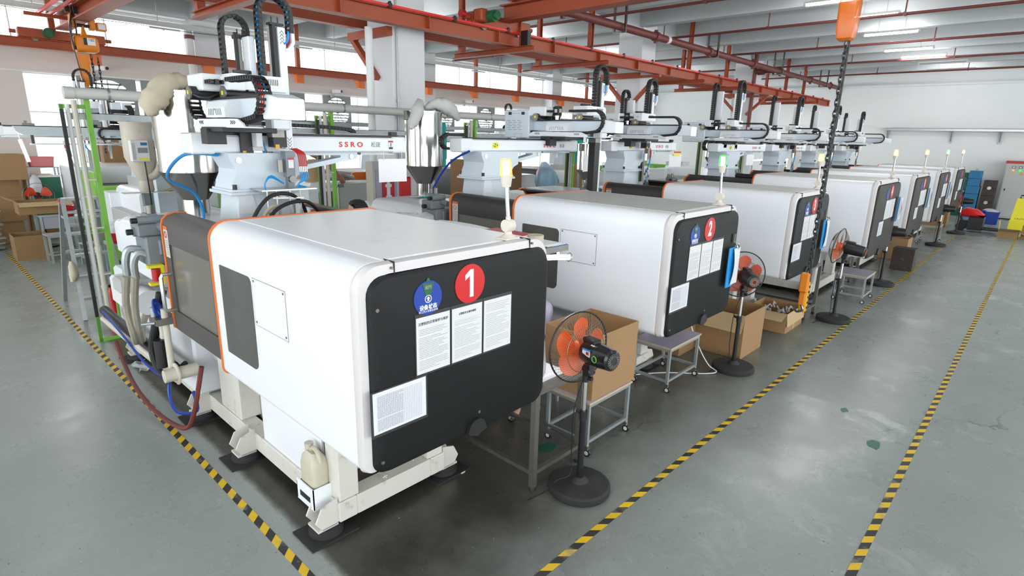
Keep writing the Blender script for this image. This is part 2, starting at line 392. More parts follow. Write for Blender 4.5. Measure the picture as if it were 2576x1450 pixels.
# ------------------------------------------------------------------ the hall
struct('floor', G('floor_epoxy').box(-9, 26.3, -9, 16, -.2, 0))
struct('ceiling', G('ceil_white').box(-9, 26.3, -9, 16, 5.25, 5.5))
for i in range(18):
    x = -3.2+1.715*i
    if x < 25.9: struct('trim_1', G('ceil_white').box(x-.11, x+.11, -9, 15.7, 4.78, 5.25), key='ceiling_beam%d' % i)
struct('trim_2', G('ceil_white').box(-9, 26, 7.5, 8.05, 4.72, 5.25))
struct('trim_3', G('ceil_white').box(-9, 26, 15.3, 15.7, 4.72, 5.25))
struct('wall_right', G('wall_white').box(26, 26.3, -9, 16, 0, 5.25))
struct('trim_4', G('wall_white').box(25.9, 26, -9, 15.7, 4.42, 4.50).box(25.97, 26, -9, 15.7, 2.95, 3.0))
WX = [(-9, 2.1), (5.3, 5.9), (11.95, 12.55), (18.55, 19.15), (25.4, 26)]
w = G('wall_warm').box(-9, 26, 15.7, 16, 3.33, 3.88).box(-9, 26, 15.7, 16, 4.73, 5.25).box(-9, 26, 15.7, 16, 0, .95)
for a, b in WX: w.box(a, b, 15.7, 16, .95, 3.33)
for a, b in [(-9, -1.2)]+WX[1:]: w.box(a, b, 15.7, 16, 3.88, 4.73)
struct('wall_back', w)
for i, (a, b) in enumerate(WX[1:]):
    struct('trim_5', G('column_white').box(a, b, 15.26, 15.7, 0, 5.25))
struct('trim_6', G('wall_white').box(-9, 26, 15.66, 15.7, 3.33, 3.36).box(-9, 26, 15.62, 15.7, 4.66, 4.73))
for x in (5.32, 12.25, 19.03):
    struct('trim_7', G('column_white').box(x, x+.6, 7.45, 8.1, 0, 5.25, .012))
def window(n, x0, x1, z0, z1, cuts, trans=None):
    fr = G('wall_white'); t = .022
    fr.box(x0, x1, 15.78, 15.86, z0, z0+t).box(x0, x1, 15.78, 15.86, z1-t, z1)
    xs = [x0]+cuts+[x1]
    for x in xs: fr.box(x-t/2 if x not in (x0, x1) else (x0 if x == x0 else x1-t), x+t/2 if x not in (x0, x1) else (x0+t if x == x0 else x1), 15.78, 15.86, z0+t, z1-t)
    zz = [z0, z1]
    if trans: fr.box(x0+t, x1-t, 15.78, 15.86, trans-t/2, trans+t/2); zz = [z0, trans, z1]
    o = struct('window_%d' % n, fr)
    for a, b in zip(xs, xs[1:]):
        for c, d in zip(zz, zz[1:]):
            obj('pane', G('glass').box(a+t, b-t, 15.815, 15.822, c+t, d-t), o)
def cuts(a, b, k): return [a+(b-a)*i/k for i in range(1, k)]
for n, (a, b) in enumerate([(-1.2, 5.3), (5.9, 11.95), (12.55, 18.55), (19.15, 25.4)]):
    window(n+1, a, b, 3.88, 4.73, cuts(a, b, 4))
window(5, 2.1, 5.3, .95, 3.33, [2.97, 4.1], 2.55)
for n, (a, b) in enumerate([(5.9, 11.95), (12.55, 18.55), (19.15, 25.4)]):
    window(n+6, a, b, .95, 3.33, cuts(a, b, 6), 2.4)
# exhaust fans in the lower windows
def exhaust_fan(x, z, s, lab):
    t = thing('exhaust_fan', lab, 'exhaust fan', (x, 15.7, z), group='exhaust fans in the lower windows')
    def frame():
        g = G('louvre'); k = 24; sq = []; ci = []
        for i in range(k):
            a = 2*pi*i/k; m_ = max(abs(cos(a)), abs(sin(a))); sq.append((.5*cos(a)/m_, .5*sin(a)/m_)); ci.append((.44*cos(a), .44*sin(a)))
        return g.loft([[(p[0], y, p[1]) for p in r] for r, y in ((sq, 0), (ci, 0), (ci, .06), (sq, .06))], False, True)
    o = obj('fan_frame', frame, t, key='exh_frame'); o.scale = (s, 1, s)
    def slats():
        g = G('louvre')
        for i in range(9): zz = -.36+.09*i; w_ = math.sqrt(.44**2-zz*zz); g.bar((-w_, .05, zz), (w_, .05, zz), .012, .05, (0, .8, .6))
        return g
    o = obj('louvre', slats, t, key='exh_slats'); o.scale = (s, 1, s)
    def guard():
        g = G('black')
        for i in range(6): a = pi*i/6; g.bar((.44*cos(a), -.01, .44*sin(a)), (-.44*cos(a), -.01, -.44*sin(a)), .012)
        return g.cyl((0, -.03, 0), (0, .05, 0), .035)
    o = obj('guard_bars', guard, t, key='exh_guard'); o.scale = (s, 1, s)
for x, z, s, lab in ((3.55, 2.80, 1.1, 'round exhaust fan in the lower window beside the leftmost tall pane'), (4.75, 2.80, 1.1, 'round exhaust fan in the lower window, second from the left wall pier'),
                     (7.75, 2.86, .9, 'louvred exhaust fan in the window right of the nearest robot arm'), (9.2, 2.86, .9, 'louvred exhaust fan in the window left of the big white column'),
                     (13.3, 2.86, .9, 'louvred exhaust fan in the window right of the big white column'), (15.3, 2.86, .9, 'louvred exhaust fan right of the second security camera'),
                     (21.0, 2.86, .9, 'louvred exhaust fan in the last window bay before the end wall')):
    exhaust_fan(x, z, s, lab)
# ------------------------------------------------------------------ orange crane steel
def hbeam(g, x0, x1, y, z0, z1, w=.15):
    return g.box(x0, x1, y-w/2, y+w/2, z0, z0+.014).box(x0, x1, y-w/2, y+w/2, z1-.014, z1).box(x0, x1, y-.005, y+.005, z0+.014, z1-.014)
t = thing('crane_runway', 'long orange crane runway beam with a bright red conductor rail, in front of the columns', 'crane rail', (0, 7.0, 0))
obj('runway_beam', hbeam(G('crane'), -9, 25.6, 0, 3.74, 3.94, .16), t)
rl = obj('conductor_rail', G('crane_red').box(-9, 25.4, -.11, -.085, 3.935, 3.965), t, label='bright red conductor rail')
for i in range(24): obj('rail_clip', G('black').box(-.03, .03, -.115, -.06, 3.925, 3.98).box(-.012, .012, -.12, -.08, 3.98, 4.0), rl, (-2+1.15*i, 0, 0), key='rail_clip')
for i in range(20): obj('stiffener', G('crane').box(-.006, .006, -.075, .075, 3.754, 3.926), t, (-1.5+1.42*i, 0, 0), key='stiffener')
t = thing('crane_runway', 'orange crane runway beam running between the white columns behind the conductor rail beam', 'crane rail', (0, 8.3, 0))
obj('runway_beam', hbeam(G('crane'), -9, 25.9, 0, 3.85, 4.06, .16), t)
t = thing('crane_runway', 'orange crane runway beam crossing in front of the high windows', 'crane rail', (0, 15.0, 0))
obj('runway_beam', hbeam(G('crane'), -9, 25.9, 0, 3.73, 3.91, .16), t)
for i, x in enumerate((3.25, 5.5, 7.75, 9.6, 12.1, 14.1, 16.2, 18.9, 21.3)):
    obj('bracket', lambda: G('orange').m('orange').prism([(-.03, 3.73), (-.03, 3.52), (.05, 3.52), (.22, 3.73)], 'x', -.1, .1), t, (x, .02, 0), key='r3_bracket')
HX = (.9, 3.0, 7.45, 9.6, 13.7, 15.9, 20.6, 22.4)
hl = ('over the nearest machine', 'left of the robot with the tall arm', 'right of the big white column', 'above the green motor end truck', 'right of the second white column', 'under the dark red pipe', 'near the end wall', 'nearest the end wall')
for x, l in zip(HX, hl):
    t = thing('crane_hanger', 'orange steel hanger frame holding the runway beams, '+l, 'steel frame', (x, 0, 0), group='orange hanger frames')
    for y, zz in ((7.0, 3.95), (8.3, 4.07)): obj('hanger_post', lambda: G('crane').box(-.045, .045, -.004, .004, zz, 5.25).box(-.045, -.037, -.04, .04, zz, 5.25).box(.037, .045, -.04, .04, zz, 5.25), t, (0, y, 0), key='hanger_post%g' % zz)
    obj('cross_beam', lambda: G('crane').box(-.06, .06, 6.55, 8.5, 3.655, 3.665).box(-.06, .06, 6.55, 8.5, 3.73, 3.739).box(-.004, .004, 6.55, 8.5, 3.665, 3.73).box(-.05, .05, 8.25, 8.35, 3.739, 3.848), t, key='cross_beam')
for x, l in zip((2.6, 7.7, 12.0+2.1, 16.3, 20.5), ('over the hoist', 'right of the nearest robot', 'right of the column', 'by the second camera', 'by the last window')):
    t = thing('window_post', 'slim orange steel post standing on the window runway, '+l, 'steel post', (x, 15.0, 3.91), group='slim orange posts at the windows')
    obj('post', lambda: G('crane').box(-.05, .05, -.05, .05, 0, 1.34), t, key='win_post')
for x, l in ((5.32, 'on the big white column'), (12.25, 'on the second white column'), (19.03, 'on the third white column')):
    t = thing('column_bracket', 'orange steel bracket with diagonal brace '+l, 'bracket', (x, 0, 0), group='orange brackets on the columns')
    obj('arm', lambda: G('crane').box(-.10, -.0, 7.45, 8.5, 3.68, 3.80), t, key='colbr_arm')
    obj('arm', lambda: G('crane').box(.6, .70, 7.9, 8.5, 3.70, 3.83), t, key='colbr_arm2')
    obj('brace', lambda: G('crane').bar((-.05, 8.40, 3.68), (-.05, 7.8, 3.1), .09, .07), t, key='colbr_brace')
    if x > 6: obj('brace', lambda: G('crane').bar((-.05, 7.0, 3.68), (-.05, 7.55, 3.15), .09, .07).box(-.1, 0, 6.9, 7.45, 3.68, 3.73), t, key='colbr_brace3')
    obj('brace', lambda: G('crane').bar((.64, 8.0, 3.15), (.95, 8.25, 3.80), .09, .1), t, key='colbr_brace2')
def end_truck(t, x0, x1, y, z):
    e = obj('end_truck', G('crane').box(x0, x1, y-.09, y+.09, z, z+.17, .01).cyl((x0-.02, y, z+.09), (x0-.12, y, z+.09), .035).cyl((x1+.02, y, z+.09), (x1+.12, y, z+.09), .035), t)
    obj('wheel', G('galv_dark').cyl((x0+.25, y-.06, z), (x0+.25, y+.06, z), .06), e); obj('wheel', G('galv_dark').cyl((x1-.25, y-.06, z), (x1-.25, y+.06, z), .06), e)
t = thing('bridge_crane', 'orange bridge crane beam over the left bay, running out from the windows', 'bridge crane')
obj('bridge_beam', G('crane').box(2.62, 2.88, 8.2, 15.0, 4.12, 4.14).box(2.62, 2.88, 8.2, 15.0, 4.34, 4.36).box(2.74, 2.76, 8.2, 15.0, 4.14, 4.34), t)
end_truck(t, 2.05, 3.45, 15.0, 3.92); end_truck(t, 2.05, 3.45, 8.3, 4.065)
obj('travel_motor', G('motor_green').cyl((2.5, 14.75, 4.02), (2.5, 14.92, 4.02), .09).cyl((2.5, 14.70, 4.02), (2.5, 14.75, 4.02), .06), t, label='green travel motor')
for k in (0, 1): obj('conductor_rail', G('crane_red').box(2.32+.17*k, 2.36+.17*k, 7.6, 14.6, 4.30, 4.35), t, label='bright red conductor rail')
for y_ in (14.3, 11.2): obj('rail_arm', G('crane').box(2.1, 2.74, y_, y_+.06, 4.24, 4.30), t)
t = thing('chain_hoist', 'orange electric chain hoist hanging from the left bridge crane', 'hoist', (2.78, 13.4, .13)); t.scale = (.62, 1, 1)
tr = obj('trolley', G('hoist_orange').box(-.30, -.16, -.1, .1, 3.86, 4.10, .02).box(.16, .30, -.1, .1, 3.86, 4.05, .02).box(.32, .58, -.08, .08, 3.86, 4.0, .02).m('black').cyl((-.3, 0, 3.92), (.3, 0, 3.92), .03), t)
obj('nameplate', G('paper').box(.36, .54, -.085, -.08, 3.88, 3.98), tr)
hb = obj('hoist_body', G('hoist_orange').loft([[on(p, 'x', x) for p in rrect(-.16*s, .16*s, 3.60-.14*s, 3.60+.14*s, .06)] for x, s in ((-.30, .7), (-.24, 1), (.22, 1), (.30, .75))]).lathe([(.10, 3.72), (.05, 3.84), (.03, 3.92)], n=10), t)
obj('nameplate', G('paper').box(-.08, .2, -.166, -.161, 3.58, 3.70).m('black').box(-.08, -.0, -.168, -.162, 3.58, 3.70), hb)
text('lettering', '1 5ZZ', .055, hb, (.105, -.169, 3.665), m='black')
obj('chain_bucket', G('hoist_orange').loft([[on(p, 'z', z) for p in rrect(-.13*s-.12, .13*s-.12, -.1*s, .1*s, .03)] for z, s in ((3.42, 1), (3.05, .9), (2.93, .7), (2.86, .3))]), t)
def chain(g, x, y, z0, z1, pitch=.045, r=.007, w=.016):
    n = int((z1-z0)/pitch)
    for i in range(n):
        z = z0+pitch*(i+.5); e = pitch*.78; pts = []
        for k in range(8):
            a = 2*pi*k/8; u = w*cos(a); v = e*sin(a)
            pts.append((x+(u if i % 2 else 0), y+(0 if i % 2 else u), z+v))
        g.tube(pts, r, 5, True)
    return g
obj('load_chain', chain(G('black'), .10, 0, 1.6, 3.46, .07, .010, .024), t); obj('load_chain', chain(G('black'), .26, 0, 2.2, 3.46, .07, .010, .024), t)
obj('control_cable', G('black').tube(smooth([(-.28, -.1, 3.95), (-.33, -.1, 3.6), (-.24, -.1, 3.0), (-.12, -.1, 2.2), (-.12, -.1, 1.5)]), .012), t)
obj('cable_loop', G('black').tube(smooth([(-.26, -.12, 4.1), (-.36, -.14, 3.8), (-.3, -.12, 3.5), (-.2, -.1, 3.8), (-.24, -.1, 4.2)]), .022).box(-.4, -.3, -.14, -.06, 4.1, 4.36).box(-.2, -.1, -.14, -.06, 4.1, 4.36), t)
t = thing('bridge_crane', 'orange bridge crane beam over the machine row with a green motor on its end truck', 'bridge crane')
obj('bridge_beam', G('crane').box(6.98, 7.22, -4, 6.9, 4.06, 4.08).box(6.98, 7.22, -4, 6.9, 4.28, 4.30).box(7.09, 7.11, -4, 6.9, 4.08, 4.28), t)
end_truck(t, 6.45, 7.75, 7.0, 3.96)
obj('travel_motor', G('motor_green').cyl((6.62, 6.9, 4.06), (6.62, 6.62, 4.06), .085).cyl((6.62, 6.62, 4.06), (6.62, 6.56, 4.06), .06).m('crane').box(6.45, 6.6, 6.75, 6.95, 3.98, 4.16, .02), t, label='green travel motor')
obj('buffer', G('red').cyl((6.33, 7.0, 4.08), (6.25, 7.0, 4.08), .055), t)
for k in (0, 1): obj('conductor_rail', G('crane_red').box(6.74+.14*k, 6.77+.14*k, -4, 6.6, 4.305, 4.335), t, label='bright red conductor rail')
obj('collector', G('black').box(7.45, 7.53, 6.70, 6.85, 3.75, 3.98).m('crane').box(7.46, 7.49, 6.86, 6.9, 3.7, 4.2), t)
# ------------------------------------------------------------------ pipes, tray, lamps
t = thing('sprinkler_main', 'thick dark red sprinkler main pipe running under the ceiling', 'pipe', (0, 6.75, 4.43))
obj('pipe', G('pipe_red').cyl((-6, 0, 0), (25.8, 0, 0), .075, n=16), t)
for x in (11.6, 14.2, 17.0, 19.2, 22.2, 24.6, 8.4): obj('coupling', lambda: G('pipe_red').cyl((-.06, 0, 0), (.06, 0, 0), .1, n=14).box(-.03, .03, -.03, .03, -.13, .13), t, (x, 0, 0), key='coupling')
obj('band', G('paper').cyl((12.05, 0, 0), (12.17, 0, 0), .078, n=16), t)
for x in (10.2, 14.4, 19.0, 23.7): obj('hanger', lambda: G('steel_dark').box(-.02, .02, -.15, -.11, -.09, .82).box(-.02, .02, .11, .15, -.09, .82).box(-.02, .02, -.15, .15, -.12, -.09), t, (x, 0, 0), key='main_hanger')
obj('branch', G('pipe_red').cyl((18.75, 0, -.02), (18.75, .6, -.02), .06).cyl((18.75, .6, -2.1), (18.75, .6, .8), .06).cyl((18.75, .3, -.02), (18.75, .5, -.02), .1), t)
for x, l in ((9.95, 'nearest of the row, over the second machine'), (12.9, 'passing behind the pendant bucket'), (16.25, 'next to the hung ceiling lamp'), (19.55, 'fourth from the camera'), (22.8, 'nearest the end wall')):
    t = thing('sprinkler_pipe', 'thin dark red sprinkler pipe crossing the ceiling, '+l, 'pipe', (x, 0, 4.6), group='thin sprinkler pipes')
    obj('pipe', lambda: G('pipe_red').cyl((0, -6, 0), (0, 14.8, 0), .026, n=10), t, key='spr_pipe')
    for y in (.2, 2.5, 4.9, 7.3, 10.2, 13): obj('sprinkler', lambda: G('pipe_red').cyl((0, 0, -.02), (0, 0, .32), .013, n=8).cyl((-.04, 0, 0), (.04, 0, 0), .035, n=8), t, (0, y, 0), key='sprinkler')
t = thing('cable_tray', 'grey trunking with lamp strips hung in front of the high windows', 'trunking', (0, 14.65, 4.43))
obj('trunking', G('pipe_grey').box(-3, 23, -.05, .05, 0, .07).box(-3, 23, -.03, .03, -.03, 0), t)
for i in range(11): obj('hanger_rod', lambda: G('light_grey').box(-.008, .008, -.008, .008, .05, .82), t, (.2+2.1*i, 0, 0), key='tray_rod')
for i in range(7): obj('bracket', lambda: G('light_grey').box(-.3, .3, -.1, -.08, -.10, -.06).box(-.01, .01, -.1, .06, -.1, -.08), t, (1.4+3.1*i, 0, 0), key='tray_bracket')
obj('cable', G('black').tube([(x*.5-2, -.06, -.05-.03*abs(sin(x*.8))) for x in range(48)], .006, 5), t)
def tube_lamp(x, y0, y1, z, lab, on_=True):
    t = thing('tube_lamp', lab, 'lamp', (x, (y0+y1)/2, z), group='tube lamps under the ceiling')
    h = (y1-y0)/2; obj('fitting', G('light_grey').box(-.03, .03, -h-.03, h+.03, .022, .06).box(-.02, .02, -h-.04, -h, -.02, .03).box(-.02, .02, h, h+.04, -.02, .03), t)
    obj('tube', G('led_white' if on_ else 'led_dim').cyl((0, -h, 0), (0, h, 0), .02, n=10), t)
    for s_ in (-1, 1): obj('hanger', G('light_grey').cyl((0, s_*h*.5, .06), (0, s_*h*.5, .62), .006, n=6), t)
for x, a, b, l, o in ((11.45, 2.75, 3.74, 'lit tube lamp on the ceiling partly behind the orange pendant bucket', 1), (13.1, 2.65, 3.4, 'lit tube lamp just right of the orange pendant bucket', 1),
                   (15.25, 2.66, 3.65, 'lit tube lamp hung by two white rods from the ceiling', 1), (17.95, 2.76, 3.77, 'lit tube lamp, fourth along the aisle ceiling', 1),
                   (19.45, 2.68, 3.66, 'lit tube lamp farthest down the aisle ceiling', 1), (21.2, 2.4, 3.5, 'unlit tube lamp near the end wall', 0)):
    tube_lamp(x, a, b, 4.65, l, o)
for i, (x, y) in enumerate([(-2.5, 1.2), (-2.5, 5.5), (.8, 1.2), (4.2, 1.5), (7.6, 2.2), (.8, 10.5), (4.2, 10.8), (7.6, 10.8), (11.4, 10.8), (15.2, 10.8), (19.4, 10.8), (23.3, 3), (5, -2.5), (11, -2.0), (17, -2.0)]):  # extra lamps added to brighten the hall
    tube_lamp(x, y-.6, y+.6, 4.65, 'added tube lamp lighting the hall from high up, away from the aisle')
# hazard tapes
tag(obj('hazard_tape', G('tape_y').box(1.115, 1.163, -3, 13.85, 0, .0015)), 'yellow and black hazard tape on the floor along the left side of the nearest machine', 'floor tape')
tag(obj('hazard_tape', G('tape_x').box(-3, 20.2, 1.58, 1.628, 0, .0015)), 'yellow and black hazard tape on the floor beside the standing fans', 'floor tape')
tag(obj('hazard_tape', G('tape_x').box(-3, 20.2, .36, .408, 0, .0015)), 'yellow and black hazard tape on the open aisle floor, farthest right', 'floor tape')
# end wall cable shelf
t = thing('wall_shelf', 'long galvanised ledge on brackets along the white end wall', 'wall shelf', (25.86, 0, 0))
obj('ledge', G('alu').box(-.1, .13, -2, 5.0, 2.86, 2.93), t)
for y in (4.85, 2.9, 1.55, .2): obj('bracket', lambda: G('galv').box(.09, .13, -.03, .03, 2.45, 2.86).bar((.11, 0, 2.5), (-.08, 0, 2.85), .03), t, (0, y, 0), key='shelf_bracket')
for x, y, z, l in ((9.05, 15.55, 3.42, 'small white security camera on the window wall left of the big column'), (14.2, 15.55, 3.45, 'small white security camera on the window wall right of the big column'), (3.4, 15.55, 3.5, 'small dark security camera near the hoist chains')):
    t = thing('security_camera', l, 'camera', (x, y, z), .5)
    obj('body', lambda: G('paper').box(-.05, .05, -.22, .06, -.045, .045, .01).m('black').cyl((0, -.22, 0), (0, -.235, 0), .035), t, key='cctv'); obj('mount', lambda: G('light_grey').cyl((0, 0, -.04), (0, .1, -.12), .02).box(-.04, .04, .08, .13, -.17, -.07), t, key='cctv_m')
t = thing('downpipe', 'white drain pipe with an elbow on the window pillar', 'pipe', (5.15, 15.1, 0))
obj('pipe', G('paper').cyl((0, 0, 0), (0, 0, 4.4), .08).tube(smooth([(0, 0, 4.4), (0, .0, 4.6), (.15, 0, 4.66), (.6, 0, 4.66)]), .08, 10), t)
obj('collar', G('pipe_red').cyl((0, 0, 4.28), (0, 0, 4.36), .11), t)
t = thing('water_pipe', 'slim white vertical pipe standing in front of the big white column', 'pipe', (4.95, 7.5, 0))
obj('pipe', G('wall_white').cyl((0, 0, 0), (0, 0, 3.75), .055), t)
t = thing('conduit', 'thin grey conduit running down the front of the big column', 'conduit', (5.38, 7.43, 0))
obj('pipe', G('galv').cyl((0, 0, 1.8), (0, 0, 5.2), .012, n=8).box(-.02, .02, -.02, .02, 2.75, 2.8), t)
# ------------------------------------------------------------------ injection moulding machines of the near row
def shell_out(W, zb, zt, d=0, r=.11): return rrect(d, W-d, zb+d, zt-d, (.045, .045, r, r), 6)
def machine(num, X, typ, lamp, lab, stick=True, sheets=3, clip=True):
    A = typ == 'A'; W = 1.25 if A else 1.57; zb = .765 if A else .735; zt = 1.752 if A else 1.812; L1 = 1.66 if A else 1.72; L2 = 2.60 if A else 2.90; k = typ
    t = thing('moulding_machine', lab, 'machine', (X, 2.0 if A else 1.7, 0), group='moulding machines of the near row')
    def guard():
        g = G('white')
        return g.loft([[on(p, 'y', y) for p in shell_out(W, zb, zt, d, .12)] for y, d in ((.085, .012), (.10, 0), (L1, 0))])
    gd = obj('guard', guard, t, key=k+'guard')
    if num > 1:
        obj('top_cover', lambda: G('dusty_top').box(.17, W-.17, .12, L1-.02, zt, zt+.004), gd, key=k+'topcov', label='dusty grey top')
    else:
        obj('top_cover', lambda: G('white_top').box(.175, W-.14, .105, L1-.02, zt, zt+.003), gd, key=k+'topcov1')
    def trim():
        g = G('trim_white'); R = [shell_out(W, zb, zt, d, .115) for d in (.004, -.004, .004, .045)]
        return g.loft([[on(p, 'y', y) for p in r] for r, y in zip(R, (.10, .07, .035, .03))], False)
    tr = obj('front_trim', trim, t, key=k+'trim')
    def seams():
        g = G('black')
        for x in (.19, W-.16): g.box(x-.002, x+.002, .027, .11, zt-.05, zt+.005)
        g.m('screw')
        for x in (.175, W-.145): g.cyl((x, .02, zt-.022), (x, .04, zt-.022), .006, n=8)
        return g
    obj('joint', seams, tr, key=k+'seams', kind='stuff')
    def panel_out(d):
        a, b = .04+d, W-.012-d; z0 = zb-.015+d; z1 = zt-.048-d; st = .03 if A else .02
        P = rrect(a, b, z0, z1, (.075, .09, .09, .09), 6); return P
    def panel():
        g = G('black_panel' if num <= 3 else 'brown_panel')
        return g.loft([[on(p, 'y', y) for p in panel_out(d)] for y, d in ((.07, 0), (.03, 0), (.008, .012), (0, .03))])
    fp = obj('front_panel', panel, t, key=k+'panel%d' % (num <= 3))
    obj('pull_handle', lambda: G('black').prism([(.60, zb+.0), (.60, zb+.02)]+[(.66+.06*cos(a), zb+.025+.05*sin(a)) for a in (pi, 2.4, 1.8, 1.2, .6, 0)]+[(.73, zb-.0), (.66, zb-.028)], 'y', -.02, .03), fp, key=k+'pull')
    def screws():
        g = G('screw')
        for x, z in ((.075, zt-.19), (.075, zb+.06), (W*.55, zb+.10)): g.cyl((x, -.004, z), (x, .01, z), .009, n=8)
        return g
    obj('screws', screws, fp, key=k+'pscrew', kind='stuff')
    # side window, cover plate
    for side in (0, 1):
        s = -1 if side == 0 else 1; x = 0 if side == 0 else W
        y0, y1 = (1.11, 1.55) if A else (1.15, 1.6)
        obj('side_window', lambda: G('win_dark').loft([[on(p, 'x', s*q) for p in rrect(y0, y1, .955, 1.512, (.05, .012, .012, .04), 4)] for q in (-.004, .003)]), t, (x, 0, 0), key='%swin%d' % (k, side))
        if num <= 3:
            cp = obj('cover_plate', lambda: G('white').box(s*-.002, s*.0025, .70, 1.09, 1.245, 1.517), t, (x, 0, 0), key='%scov%d' % (k, side))
            def gap():
                g = G('alu'); x0, x1 = s*.0, s*.0028
                for a in ((.70, .703, 1.245, 1.517), (1.087, 1.09, 1.245, 1.517), (.70, 1.09, 1.245, 1.248), (.70, 1.09, 1.514, 1.517)): g.box(x0, x1, *a)
                return g
            obj('gap', gap, cp, key='%sgap%d' % (k, side), kind='stuff')
            def cs():
                g = G('screw')
                for y, z in ((.72, 1.265), (.72, 1.50), (1.07, 1.265), (1.07, 1.50)): g.cyl((s*.001, y, z), (s*.005, y, z), .007, n=8)
                return g
            obj('screws', cs, cp, (0, 0, 0), key='%scs%d' % (k, side), kind='stuff')
    def band(y0, y1): return lambda: G('orange').loft([[on(p, 'y', y) for p in shell_out(W, zb, zt, d, .12)] for y, d in ((y0, .0), (y0, -.007), (y1, -.007), (y1, .0))], True)
    obj('orange_band', band(L1, L1+.02), t, key=k+'band1')
    # sliding doors, one each side
    z0 = .85 if A else .80; zt2 = 1.70 if A else 1.74
    for side in (0, 1):
        def door():
            g = G('charcoal' if num > 1 else 'charcoal_lt'); mx = (lambda x: x) if side == 0 else (lambda x: W-x)
            up = [(.0, 1.50), (.0, 1.62)]+[(.09-.09*cos(a), 1.62+.085*sin(a)) for a in (.5, 1.0, pi/2)]+[(.16, zt2), (.16, 1.68)]+[(.10-.06*cos(a), 1.62+.06*sin(a)) for a in (pi/2, 1.0, .5)]+[(.035, 1.62), (.035, 1.50)]
            g.prism([(mx(p[0]), p[1]) for p in up], 'y', L1+.03, L2-.03)
            g.box(mx(0), mx(.035), L1+.03, L2-.03, z0, 1.0); g.box(mx(0), mx(.035), L2-.13, L2-.03, 1.0, 1.5); g.box(mx(0), mx(.035), L1+.03, L1+.05, 1.0, 1.5)
            return g
        d = obj('sliding_door', door, t, key='%sdoor%d%d' % (k, side, num > 1))
        mx = (lambda x: x) if side == 0 else (lambda x: W-x); sg = -1 if side == 0 else 1
        obj('door_window', lambda: G('acrylic').box(mx(.012), mx(.022), L1+.05, L2-.13, 1.0, 1.5), d, key='%sdw%d' % (k, side))
        obj('orange_edge', lambda: G('orange').loft([[on((mx(p[0]), p[1]), 'y', y) for p in ([(.04, z0), (-.006, z0), (-.006, 1.62)]+[(.09-.096*cos(a), 1.62+.091*sin(a)) for a in (.5, 1.0, pi/2)]+[(.17, zt2+.006), (.17, 1.68), (.1, 1.68), (.04, 1.62)])] for y in (L2-.03, L2)]), d, key='%soe%d' % (k, side))
        hx = mx(0)+sg*.07
        obj('handle', lambda: G('chrome').tube([(mx(.01), L2-.10, 1.28), (hx-sg*.01, L2-.10, 1.28), (hx, L2-.10, 1.26), (hx, L2-.10, 1.03), (hx-sg*.01, L2-.10, 1.01), (mx(.01), L2-.10, 1.01)], .014, 8), d, key='%shd%d' % (k, side))
        def sticker():
            return G('label_print').box(mx(0)+sg*.001, mx(0)+sg*.003, L2-.135, L2-.05, 1.40, 1.60).m('orange').box(mx(0)+sg*.001, mx(0)+sg*.0035, L2-.135, L2-.05, 1.60, 1.625).m('red').tube([(mx(0)+sg*.004, L2-.092+.022*cos(a*pi/6), 1.565+.022*sin(a*pi/6)) for a in range(12)], .003, 4, True)
        obj('warning_label', sticker, d, key='%swl%d' % (k, side))
    # mould space
    def platens():
        g = G('light_grey').box(.22, W-.22, L2-.32, L2-.06, .55, 1.50, .01).m('machine_grey').box(.25, W-.25, L1+.04, L1+.24, .55, 1.42, .01)
        g.m('steel')
        for x in (.32, W-.32):
            for z in (.72, 1.30): g.cyl((x, L1-.02, z), (x, L2-.3, z), .035)
        g.m('mold_rust').box(.42, W-.42, L1+.24, L1+.48, .75, 1.25).box(.42, W-.42, L2-.56, L2-.32, .75, 1.25)
        return g.m('black').box(.3, W-.3, L1+.05, L2-.1, .50, .54)
    obj('platens', platens, t, key=k+'plat')
    obj('inner_rail', lambda: G('black').box(.05, W-.05, L2-.03, L2+.03, 1.0, 1.56).box(.04, .08, L1+.03, L2, 1.48, 1.55).box(W-.08, W-.04, L1+.03, L2, 1.48, 1.55), t, key=k+'rails')
    # base frame
    def base():
        g = G('cream'); a, b = .20, W-.25 if A else W-.22; e = 5.0 if A else 5.6
        g.box(a, a+.12, .66, e, .07, .20, .006).box(b-.12, b, .66, e, .07, .20, .006)
        g.box(a+.12, b-.12, .66, .78, .07, .20, .006).box(a+.12, b-.12, e-.12, e, .07, .2).box(a+.01, a+.14, .67, .81, .20, zb+.02, .006).box(b-.14, b-.01, .67, .81, .2, zb+.02, .006)
        g.box(a+.01, a+.16, 2.05, 2.42, .20, .82, .006).box(b-.16, b-.01, 2.05, 2.42, .20, .82, .006)
        g.box(a+.12, b-.12, .78, e-.12, .10, .14)
        g.box(a+.16, b-.16, .95, 2.3, .14, .60)
        return g
    bf = obj('base_frame', base, t, key=k+'base')
    obj('drip_tray', lambda: G('mold_rust').box(.33, W-.37, .80, 2.6, .14, .165), bf, key=k+'tray')
    for xx in (.215, W-.27): obj('side_cover', lambda: G('white').box(0, .02, .86, 1.68, .20, .76, .004), bf, (xx, 0, 0), key=k+'sidecov')
